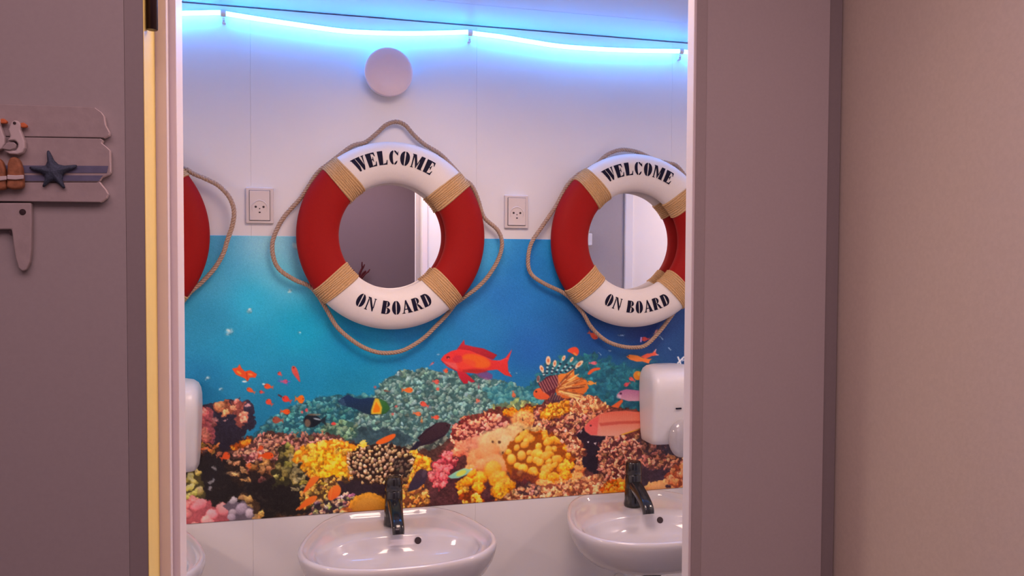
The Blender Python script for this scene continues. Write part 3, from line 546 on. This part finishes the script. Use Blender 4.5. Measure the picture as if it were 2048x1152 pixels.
# ------------------------------------------------------------------ power sockets
def socket(px, py, label):
    x, z = at(px, py, -.008); s = thing('power_socket', label, 'socket', (x, 0, z), 'wall sockets beside the middle lifebuoy')
    W, H = .0315, .0425
    fr = obj('frame', bx(-W, W, -.009, 0, -H, H), 'ivory', s, bevel=.0022)
    bm = bmesh.new()
    out = [(-.0225, -.0345), (.0225, -.0345), (.0225, .0345), (-.0225, .0345)]
    face = obj('face', bx(-.0228, .0228, -.0128, -.0092, -.0350, .0350), 'ivory', s, bevel=.0009)
    gap = bmesh.new(); box(gap, -.0238, .0238, -.0094, -.0091, -.0360, .0360); obj('seam', gap, 'slot', s)
    ring = [(.0175*math.cos(a), -.006+.0175*math.sin(a)) for a in np.linspace(-.5, PI+.5, 30)]
    bm = bmesh.new(); pts = [Vector((u, -.0129, v)) for u, v in ring]; sweep(bm, pts, [.0001+.0014*math.sin(PI*i/29)**.6 for i in range(30)], 8)
    obj('recess_rim', bm, 'ivory', s, smooth=4)
    bm = bmesh.new()
    for u, v, r in [(-.0088, -.0035, .0026), (.0088, -.0035, .0026), (0, -.0078, .0014), (0, -.0165, .0024)]:
        pts = [(u+r*math.cos(a)*1.05, v+r*math.sin(a)*(1 if v > -.012 else .72)) for a in np.linspace(0, 2*PI, 16, endpoint=False)]; prism(pts, -.01315, -.0128, bm)
    obj('pin_holes', bm, 'slot', s)
    return s
socket(519.5, 411, 'white wall socket between the left-hand lifebuoy and the middle lifebuoy')
socket(1033, 423.5, 'white wall socket between the middle lifebuoy and the right-hand lifebuoy')

# ------------------------------------------------------------------ lifebuoy mirrors
RM, RT = .1785, .0495
def depth(r):
    q = min(1, abs((r-RM)/RT)); return -.037-.030*(1-q**2.2)**(1/2.2)
def ring_arc(a0, a1, infl=0):
    bm = bmesh.new(); n = max(8, int((a1-a0)/.035)); L = []
    rs = [RM+RT*math.sin(t) for t in np.linspace(-PI/2, PI/2, 25)]; back = [RM+RT*math.sin(t) for t in np.linspace(PI/2, -PI/2, 17)[1:-1]]
    for i in range(n+1):
        a = a0+(a1-a0)*i/n; L.append([(r*math.cos(a), depth(r), r*math.sin(a)) for r in rs]+[(r*math.cos(a), min(-.008, -.074-depth(r)), r*math.sin(a)) for r in back])
    return loft(bm, L)
def wrap_band(a0, half=.0225):
    bm = bmesh.new(); er = Vector((math.cos(a0), 0, math.sin(a0))); et = Vector((-math.sin(a0), 0, math.cos(a0))); N = 72; turns = 9; L = []; rnd = random.Random(int(a0*100))
    for i in range(N+1):
        s = -half+2*half*i/N; w = abs(math.sin(PI*turns*i/N)); th = .0012+.0022*w; k = int(turns*i/N); row = []
        for v in np.linspace(-PI/2, PI/2, 27):
            q = math.sin(v); r1 = RM+(RT+th)*q; r = math.sqrt(max(0, r1*r1-s*s)); d = depth(RM+RT*q)-th*math.cos(v)*1.0
            row.append(er*r+et*(s+.0012*math.sin(v*2+k))+Vector((0, d, 0)))
        
        for v in np.linspace(PI/2, -PI/2, 15)[1:-1]:
            q = math.sin(v); r1 = RM+(RT+th)*q; r = math.sqrt(max(0, r1*r1-s*s)); row.append(er*r+et*s+Vector((0, min(-.0075, -.074-depth(RM+RT*q)+th*math.cos(v)), 0)))
        L.append(row)
    return loft(bm, L)
E_ = lambda cx, cy, rx, ry, a0, a1, n=14: [(cx+rx*math.cos(t), cy+ry*math.sin(t)) for t in np.linspace(math.radians(a0), math.radians(a1), n)]
def rect(x0, x1, y0, y1): return [(x0, y0), (x1, y0), (x1, y1), (x0, y1)]
def stem(x0, x1, s=.07): return [[(x0, .05), (x0-s, .03), (x0-s, 0), (x1+s, 0), (x1+s, .03), (x1, .05), (x1, .95), (x1+s, .97), (x1+s, 1), (x0-s, 1), (x0-s, .97), (x0, .95)]]
def bowl(x, y0, y1, rx, th): c = (y0+y1)/2; ry = (y1-y0)/2; return [E_(x, c, rx, ry, 90, -90)+E_(x, c, rx-th, ry*.80, -90, 90)]
ARM_T = [(.42, 1), (.74, 1), (.77, .70), (.71, .70), (.63, .88), (.42, .92)]; ARM_B = [(.42, 0), (.78, 0), (.82, .33), (.76, .33), (.66, .11), (.42, .08)]
GLYPH = {
    'E': (.86, stem(.08, .39)+[ARM_T, ARM_B, [(.42, .53), (.50, .54), (.54, .68), (.59, .68), (.59, .34), (.54, .34), (.50, .47), (.42, .47)]]),
    'L': (.84, stem(.08, .39)+[ARM_B]),
    'W': (1.14, [[(.04, .97), (.38, .97), (.54, .34), (.50, 0), (.34, 0)], [(.42, .97), (.76, .97), (.94, .30), (.86, 0), (.72, 0), (.56, .56)], [(.96, .97), (1.09, .97), (.95, .22), (.88, .04), (.94, .40)], rect(-.02, .44, .94, 1), rect(.46, .80, .94, 1), rect(.90, 1.14, .94, 1)]),
    'C': (.84, [E_(.44, .5, .42, .52, 100, 260)+E_(.44, .5, .11, .45, 255, 105), E_(.47, .5, .34, .52, 270, 318)+[(.76, .30)]+E_(.47, .5, .16, .40, 312, 270), E_(.47, .5, .32, .52, 90, 40)+[(.80, 1), (.80, .66), (.75, .66)]+E_(.47, .5, .16, .40, 52, 90)]),
    'O': (.88, [E_(.43, .5, .42, .53, 94, 266)+E_(.41, .5, .05, .44, 262, 98, 10), E_(.45, .5, .42, .53, 86, -86)+E_(.47, .5, .05, .44, -82, 82, 10)]),
    'M': (1.18, [[(.08, .04), (.20, .04), (.22, .88), (.10, .95)], rect(0, .28, 0, .055), [(.04, 1), (.36, 1), (.60, .36), (.56, .02), (.50, .02), (.16, .92), (.04, .94)], [(.60, .36), (.80, 1), (.90, 1), (.74, .55), (.61, .08)], [(.76, .05), (.76, .72), (.84, 1), (1.14, 1), (1.14, .95), (1.08, .92), (1.08, .05), (1.15, .04), (1.15, 0), (.69, 0), (.69, .04)]]),
    'N': (1.02, [[(.09, .04), (.21, .04), (.21, .80), (.09, .95)], rect(.02, .30, 0, .055), [(.02, 1), (.36, 1), (.84, .22), (.84, 0), (.76, 0), (.20, .88), (.02, .94)], rect(.78, .88, .26, .97), rect(.70, .97, .945, 1)]),
    'B': (.88, stem(.08, .38)+bowl(.42, .53, 1, .36, .21)+bowl(.42, 0, .50, .42, .24)),
    'A': (1.0, [[(.10, .04), (.22, .04), (.48, .80), (.43, .98)], [(.42, .98), (.56, 1.02), (.94, .04), (.60, .04)], [(.26, .28), (.56, .28), (.53, .35), (.29, .35)], rect(.0, .30, 0, .055), rect(.54, 1.02, 0, .055)]),
    'R': (.98, stem(.08, .38)+bowl(.42, .48, 1, .37, .22)+[[(.44, .45), (.58, .47), (.74, .30), (.86, .06), (.97, .04), (.97, 0), (.66, 0)]]),
    'D': (.92, stem(.08, .38)+bowl(.42, 0, 1, .46, .27)), ' ': (.40, [])}
def lettering(text, rmid, amid, h, top, track=.085, wide=.67):
    bm = bmesh.new(); tot = sum(GLYPH[c][0]+track for c in text)-track; x = -tot/2
    for ch in text:
        w, polys = GLYPH[ch]
        for pl in polys:
            b2 = bmesh.new()
            try: f = b2.faces.new([b2.verts.new((px, 0, py)) for px, py in pl])
            except ValueError: b2.free(); continue
            bmesh.ops.triangulate(b2, faces=b2.faces[:], ngon_method='EAR_CLIP')
            for k in range(1, 8): bmesh.ops.bisect_plane(b2, geom=b2.verts[:]+b2.edges[:]+b2.faces[:], plane_co=(0, 0, k/8), plane_no=(0, 0, 1))
            for k in range(1, 4): bmesh.ops.bisect_plane(b2, geom=b2.verts[:]+b2.edges[:]+b2.faces[:], plane_co=(k*.28, 0, 0), plane_no=(1, 0, 0))
            mp_ = {}
            for v in b2.verts:
                u, t = (x+v.co.x)*h*wide, (v.co.z-.5)*h
                r = rmid+t if top else rmid-t; a = amid-u/rmid if top else amid+u/rmid
                mp_[v] = bm.verts.new((r*math.cos(a), depth(r)-.0007, r*math.sin(a)))
            for fc in b2.faces: bm.faces.new([mp_[v] for v in fc.verts])
            b2.free()
        x += w+track
    return bm
AW = {'ur': math.radians(39.2), 'ul': math.radians(131.5), 'll': math.radians(220.2), 'lr': math.radians(-46.8)}
def lifebuoy(cx, cz, label, ropes, rot=0):
    t = thing('lifebuoy_mirror', label, 'mirror', (cx, 0, cz), 'lifebuoy mirrors above the basins'); A = {k: v+rot for k, v in AW.items()}
    mi = obj('mirror_glass', lathe([(0, -.0068), (.170, -.0068), (.170, -.0002), (0, -.0002)], 96, 'y'), 'mirror', t)
    obj('white_section', ring_arc(A['ur'], A['ul']), 'foam', t, smooth=.9); obj('red_section', ring_arc(A['ul'], A['ll']), 'red', t, smooth=.9)
    obj('white_section', ring_arc(A['ll'], A['lr']+2*PI), 'foam', t, smooth=.9); obj('red_section', ring_arc(A['lr'], A['ur']), 'red', t, smooth=.9)
    for k in A: obj('twine_wrap', wrap_band(A[k]), 'twine', t, smooth=1.2)
    am = (A['ur']+A['ul'])/2
    obj('lettering', lettering('WELCOME', .187, math.radians(90)+rot, .0335, True, .13, .81), 'ink', t); obj('lettering', lettering('ON BOARD', .1735, math.radians(-90)+rot, .0315, False, .12, .75), 'ink', t)
    for P in ropes:
        Q = [Vector(p)-Vector((cx, 0, cz)) for p in catmull(P, 10)]; obj('grab_rope', rope_mesh(Q, .0054), 'rope', t, smooth=4)
    return t
def under(cx, cz, a, s=0):              # where the rope passes below a wrap, on the outer side of the ring
    r = RM+RT+.001; p = Vector((math.cos(a), 0, math.sin(a)))*r+Vector((-math.sin(a), 0, math.cos(a)))*s; return Vector((cx+p.x, -.026, cz+p.z))
def rp(L, y=-.026): return [at3(x, yy, y) for x, yy in L]
cM = (.2160, 1.5235); aw = AW
def seg(c, k0, k1, mid, ym=-.026, rot=0):
    a0, a1 = AW[k0]+rot, AW[k1]+rot; d = 1 if True else -1
    return [under(*c, a0, -.02 if k0 in ('ul', 'll') else .02) if False else under(*c, a0)]+rp(mid, ym)+[under(*c, a1)]
ropesM = [seg(cM, 'ul', 'ur', [(703,293),(730,285),(752,268),(772,250),(792,243.5),(810,250),(826,268),(848,288),(880,308),(906,334)], -.022),
          seg(cM, 'ul', 'll', [(634,347),(603,394),(566,437),(546,480),(547,515),(560,540),(590,560),(620,573)], -.024),
          seg(cM, 'll', 'lr', [(655,622),(676,656),(712,686),(745,702),(775,706),(808,700),(845,678),(872,652),(893,630)], -.024),
          seg(cM, 'ur', 'lr', [(944,372),(956,398),(968,434),(995,460),(1004,485),(998,515),(978,550),(955,575),(932,592)], -.030)]
lifebuoy(*cM, 'whole red and white WELCOME ON BOARD lifebuoy mirror above the middle basin', ropesM)
cR = (.848, 1.519)
ropesR = [seg(cR, 'ul', 'ur', [(1190,330),(1212,311),(1235,301),(1255,300),(1280,306),(1310,320),(1335,326),(1356,334)], -.024),
          seg(cR, 'ul', 'll', [(1135,370),(1112,412),(1085,452),(1062,488),(1056,525),(1064,550),(1090,568),(1122,583)], -.026),
          seg(cR, 'll', 'lr', [(1165,625),(1183,655),(1210,680),(1240,692),(1270,695),(1292,690),(1315,668),(1340,636),(1362,606)], -.026),
          seg(cR, 'ur', 'lr', [(1395,390),(1412,440),(1430,470),(1432,510),(1418,545),(1392,570)], -.030)]
lifebuoy(*cR, 'red and white WELCOME ON BOARD lifebuoy mirror cut off by the right door jamb', ropesR)
cL = (-.4315, 1.5195); off = Vector((cL[0]-cM[0], 0, cL[1]-cM[1]))
ropesL = [[p+off for p in ropesM[0]], [p+off for p in ropesM[1]], [p+off for p in ropesM[2]],
          [under(*cL, AW['ur'])]+rp([(372,338),(388,348),(412,358),(438,372),(459,395),(468,422),(465,450),(455,480),(446,508),(428,538),(402,566),(380,585)], -.034)+[under(*cL, AW['lr'])]]
lifebuoy(*cL, 'red lifebuoy mirror mostly hidden behind the left door jamb, only its right edge showing', ropesL, .05)

# ------------------------------------------------------------------ basins and taps
XB = (-.414, .207, .829)
HALF = [(0, -.002), (.06, -.002), (.11, -.004), (.150, -.040), (.176, -.085), (.200, -.150), (.2155, -.215), (.2165, -.262), (.203, -.310), (.172, -.350), (.130, -.377), (.070, -.394), (0, -.398)]
OUT = catmull([Vector((x, y, 0)) for x, y in HALF]+[Vector((-x, y, 0)) for x, y in HALF[-2:0:-1]], 5, True); NB = len(OUT)
def overflow_place(L):                 # the overflow sits on the back wall of the bowl, facing forward
    from mathutils.bvhtree import BVHTree
    bm = loft(bmesh.new(), L); bmesh.ops.recalc_face_normals(bm, faces=bm.faces); tree = BVHTree.FromBMesh(bm); bm.free()
    o = CAM-Vector((XB[1], 0, .705)); q = at3(836, 1081, -.2)-Vector((XB[1], 0, .705)); hit, nrm, _, _ = tree.ray_cast(o, (q-o).normalized())
    if nrm.y > 0: nrm = -nrm
    return Matrix.Translation(hit) @ nrm.to_track_quat('-Y', 'Z').to_matrix().to_4x4()
def basin(cx, label):
    t = thing('wash_basin', label, 'basin', (cx, 0, .705), 'wash basins'); cen = Vector((0, -.205, 0)); bowl_c = Vector((0, -.238, 0))
    IN = []
    for p in OUT:
        d = p-cen; a = math.atan2(d.y, d.x); IN.append(bowl_c+Vector((.182*math.cos(a), .118*math.sin(a), 0)))
    def ring(s, z, mix=0, si=1, yb=None):
        L = []
        for p, q in zip(OUT, IN):
            o = cen+(p-cen)*s; i = bowl_c+(q-bowl_c)*si; v = o.lerp(i, mix); L.append((v.x, min(v.y, -.002), z-.705))
        return L
    L = [ring(.30, .733), ring(.48, .736), ring(.66, .744), ring(.80, .757), ring(.90, .778), ring(.965, .803), ring(.994, .823), ring(1.0, .832), ring(.994, .8385), ring(.980, .8415), ring(.962, .8415), ring(.944, .839),
         ring(.926, .832), ring(.905, .826), ring(.86, .8225), ring(.80, .820, .55, 1.03), ring(.8, .817, 1, 1.0), ring(.8, .811, 1, .968), ring(.8, .800, 1, .935), ring(.8, .786, 1, .87), ring(.8, .774, 1, .76), ring(.8, .765, 1, .58), ring(.8, .760, 1, .35), ring(.8, .758, 1, .13)]
    obj('bowl', loft(bmesh.new(), L, True, True), 'ceramic', t, smooth=4)
    m4 = overflow_place(L)
    bm = lathe([(0, -.0017), (.0080, -.0017), (.0085, .0), (.0085, .004), (0, .004)], 24, 'y'); bm.transform(m4); obj('overflow_hole', bm, 'slot', t, smooth=.8)
    bm = lathe([(.0085, -.0013), (.0105, -.0009), (.011, .003), (.0085, .003)], 24, 'y'); bm.transform(m4); obj('overflow_rim', bm, 'ceramic', t, smooth=.8)
    obj('drain_plug', lathe([(0, .0555), (.018, .0555), (.021, .0540), (.021, .050), (0, .050)], 32, 'z', (0, -.238, 0)), 'steel', t, smooth=.8)
    bm = lathe([(0, .030), (.027, .030), (.0285, .028), (.0285, .004), (.026, .001), (.022, .0), (.022, -.075), (.028, -.078), (.028, -.13), (.02, -.14), (0, -.14)], 32, 'z', (0, -.205, 0)); obj('drain_trap', bm, 'white', t, smooth=.7)
    obj('trap_ring', lathe([(.0222, -.001), (.0275, -.001), (.0275, -.0075), (.0222, -.0075)], 32, 'z', (0, -.205, 0)), 'slot', t, smooth=.7)
    bm = bmesh.new(); sweep(bm, catmull([Vector((0, -.182, -.11)), Vector((0, -.10, -.105)), Vector((0, -.04, -.10)), Vector((0, -.001, -.10))], 6), .016, 16); obj('waste_pipe', bm, 'white', t, smooth=4)
    return t
basin(XB[0], 'white basin at the far left, mostly hidden by the left door jamb')
basin(XB[1], 'whole white ceramic basin under the middle lifebuoy mirror')
basin(XB[2], 'white ceramic basin under the right-hand lifebuoy, cut off by the right jamb')
def tap(x, label):
    t = thing('basin_tap', label, 'tap', (x, -.062, .8245), 'black basin taps')
    obj('body', lathe([(0, 0), (.0245, 0), (.025, .003), (.0235, .012), (.0220, .045), (.0215, .0465), (.0218, .048), (.0215, .080), (.0205, .0815), (0, .0815)], 40), 'black', t, smooth=.6)
    hd = obj('handle', lathe([(0, .0818), (.0205, .0818), (.0215, .084), (.0212, .108), (.0185, .1145), (.010, .1165), (0, .1168)], 40), 'black', t, smooth=.6)
    sec = [(math.copysign(abs(math.cos(a))**.6, math.cos(a)), .85*math.copysign(abs(math.sin(a))**.6, math.sin(a))) for a in np.linspace(0, 2*PI, 20, endpoint=False)]
    P = catmull([Vector((0, -.008, .055)), Vector((0, -.036, .046)), Vector((0, -.066, .033)), Vector((0, -.090, .018)), Vector((0, -.0965, .004))], 6)
    obj('spout', sweep(bmesh.new(), P, [.0168-.0030*i/(len(P)-1) for i in range(len(P))], 20, sec), 'black', t, smooth=.9)
    return t
tap(.215, 'black tap with spout pointing forward on the middle basin')
tap(.843, 'black tap on the right-hand basin, spout seen from the side')

# ------------------------------------------------------------------ soap dispensers
def dispenser(x, label):
    t = thing('soap_dispenser', label, 'dispenser', (x, 0, .985), 'white soap dispensers on the mural')
    L = [(-.0, .128, .086, 6), (.003, .134, .096, 6), (.020, .138, .102, 7), (.06, .143, .110, 7), (.11, .148, .118, 7), (.145, .150, .121, 7), (.168, .150, .118, 6), (.183, .146, .110, 5), (.194, .136, .094, 4), (.2005, .116, .068, 3), (.203, .07, .034, 2.5)]
    bm = loft(bmesh.new(), [[(u, v-d/2-.001, z) for u, v in rrect(w, d, e, 48)] for z, w, d, e in L]); obj('housing', bm, 'white', t, smooth=1.0)
    bm = bmesh.new(); bmesh.ops.create_uvsphere(bm, u_segments=40, v_segments=24, radius=1); bm.transform(Matrix.Translation((.004, -.112, .020)) @ Matrix.Diagonal((.036, .024, .050, 1))); lv = obj('push_lever', bm, 'clear', t, smooth=4)
    bm = bmesh.new()
    for k, w in enumerate((.003, .0022, .003, .0022)): box(bm, -.016+k*.0042, -.016+k*.0042+w, -.1213, -.1155, .098, .1015)
    obj('lettering', bm, 'ink', t)
    return t
dispenser(.951, 'white soap dispenser with smoky push lever beside the right door jamb')
dispenser(-.2985, 'white soap dispenser beside the left jamb, only its tapered right side showing')

# ------------------------------------------------------------------ seaside coat rack on the open door leaf
YR = -1.2355
t = thing('coat_rack', 'whitewashed seaside coat rack with gulls and blue starfish on the open door', 'coat rack', (at(40, 300, -1.24)[0], YR, 1.55))
org = t.location
def loc(px, py, y=-1.242): q = at(px, py, y); return (q[0]-org.x, q[1]-org.z)
def plank(pts, y0, y1, m='plank'):
    b = prism([loc(*p) for p in pts], y0, y1); 
    return b
X0 = -140
def ragged(name, top, bot, edge, yb=-.007):
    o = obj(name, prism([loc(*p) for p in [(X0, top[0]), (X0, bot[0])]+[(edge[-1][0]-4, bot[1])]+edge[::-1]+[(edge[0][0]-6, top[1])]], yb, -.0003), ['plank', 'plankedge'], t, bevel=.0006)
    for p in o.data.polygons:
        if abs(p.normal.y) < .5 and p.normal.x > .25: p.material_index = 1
    return o
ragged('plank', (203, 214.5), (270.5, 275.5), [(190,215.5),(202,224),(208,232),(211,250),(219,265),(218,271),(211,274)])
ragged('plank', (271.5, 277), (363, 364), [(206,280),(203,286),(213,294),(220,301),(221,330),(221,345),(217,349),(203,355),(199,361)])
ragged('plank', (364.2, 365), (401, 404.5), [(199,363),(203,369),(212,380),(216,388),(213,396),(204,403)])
obj('blue_stripe', prism([loc(X0, 330), loc(X0, 346), loc(214, 346), loc(217, 332)], -.0074, -.0071), 'blue', t)
obj('blue_stripe', prism([loc(X0, 350), loc(X0, 362), loc(198, 362), loc(206, 351)], -.0074, -.0071), 'blue', t)
# starfish
def starfish(cx, cy, R, arms):
    c = loc(cx, cy); k = .505/1000; bm = bmesh.new(); n = len(arms); outl = []
    for i, (an, L) in enumerate(arms):
        nx = arms[(i+1) % n][0]+(360 if i == n-1 else 0); a = math.radians(an)
        for da, r in ((-6.5, L*.80), (-3.5, L*.97), (3.5, L*.97), (6.5, L*.80)): outl.append((a+math.radians(da), r))
        outl.append((math.radians((an+nx)/2), R*.29))
    base = [bm.verts.new((c[0]+r*k*math.cos(a), -.0076, c[1]+r*k*math.sin(a))) for a, r in outl]
    midv = [bm.verts.new((c[0]+r*.82*k*math.cos(a), -.0115, c[1]+r*.82*k*math.sin(a))) for a, r in outl]; top = bm.verts.new((c[0], -.0150, c[1]))
    m = len(base)
    for i in range(m):
        j = (i+1) % m; bm.faces.new((base[i], base[j], midv[j], midv[i])); bm.faces.new((midv[i], midv[j], top))
    bm.faces.new(base); return bm
obj('starfish', starfish(109, 345, 40, [(102, 44), (170, 42), (240, 38), (304, 40), (18, 42)][0:1]+[(170, 44), (238, 36), (302, 38), (378, 46)]), 'star', t, smooth=1.0, subs=1)
# gulls
def gull(dx, dy):
    g = obj('gull', prism([loc(x+dx, y+dy) for x, y in [(22,262),(27,248),(31,244),(38,243),(44,246),(47,252),(46,262),(50,272),(55,286),(55,298),(50,308),(40,311),(24,310),(12,303),(22,302),(36,303),(41,296),(41,289),(35,283),(20,284),(26,275)]], -.0135, -.0075), 'gull', t, bevel=.0014)
    obj('beak', prism([loc(x+dx, y+dy, -1.245) for x, y in [(43,247),(50,246),(57,252),(55,256),(44,256)]], -.0128, -.0088), 'beak', g, bevel=.0008)
    q = loc(35+dx, 249+dy); obj('eye', lathe([(0, -.0141), (.0012, -.0139), (.0012, -.0134), (0, -.0134)], 12, 'y', (q[0], 0, q[1])), 'slot', g)
    obj('wing', prism([loc(x+dx, y+dy) for x, y in [(10,300),(20,288),(34,287),(40,292),(38,299),(26,303)]], -.0150, -.0136), 'plank', g, bevel=.0007)
gull(0, 0); gull(-40, -8)
for dx, wob in ((0, 0), (-34, 2), (-70, -1)):
    p = obj('mooring_post', prism([loc(x+dx, y+wob) for x, y in [(19,377),(21,330),(25,318),(36,315),(45,322),(50,338),(52,360),(53,376),(44,379),(30,380)]], -.0150, -.0076), 'post', t, bevel=.002)
    obj('post_rope', prism([loc(x+dx, y+wob, -1.246) for x, y in [(19,351),(36,352),(52,351),(52,359),(36,361),(19,360)]], -.0166, -.0151), 'gull', p, bevel=.0006)
hk = obj('hook', prism([loc(x, y) for x, y in [(-62,405.5),(62,405.5),(63,440),(62,500),(59,525),(52,540),(44,543),(36,536),(30,515),(26,490),(24,470),(22,459),(-6,459),(-26,470),(-40,530),(-52,542),(-60,525)]], -.0062, -.0003), 'plank', t, bevel=.0012)
q = loc(45, 424); obj('screw', lathe([(0, -.0072), (.0022, -.0070), (.0026, -.0063), (0, -.0063)], 14, 'y', (q[0], 0, q[1])), 'slot', hk)
obj('hook_slot', prism([loc(x, y) for x, y in [(17,461),(22,460),(24,472),(20,470)]], -.0066, -.0063), 'slot', hk)

# ------------------------------------------------------------------ ornament seen in the middle mirror
t = obj('coral_ornament', bmesh.new(), 'coralred'); bm = bmesh.new(); rnd = random.Random(3)
def branch(p, d, L, r, lev):
    q = p+d*L; sweep(bm, [p, p.lerp(q, .5)+Vector((rnd.uniform(-.004, .004), 0, 0)), q], [r, r*.85, r*.6], 8)
    if lev:
        for k in range(3): branch(p.lerp(q, .6+.2*k), (d+Vector((rnd.uniform(-.9, .9), rnd.uniform(-.2, .3), rnd.uniform(.0, .5)))).normalized(), L*.6, r*.6, lev-1)
def mir(px, py, y): x, z = at(px, py, -.0068); k = 1+(-.0068-y)/(2-.0068); return x*k, CAM.z+(z-CAM.z)*k    # where a mirrored point really stands
ox, oz = mir(702, 590, -2.53)
branch(Vector((ox, -2.53, oz)), Vector((-.25, 0, 1)).normalized(), .085, .013, 2); branch(Vector((ox+.01, -2.53, oz)), Vector((.35, 0, 1)).normalized(), .10, .013, 2)
box(bm, ox-.05, ox+.06, -2.5495, -2.51, oz-.02, oz+.004)
bmesh.ops.recalc_face_normals(bm, faces=bm.faces); bm.to_mesh(t.data); bm.free()
t['label'] = 'dark red branching coral ornament on the corridor wall, mirrored in the middle lifebuoy'; t['category'] = 'ornament'
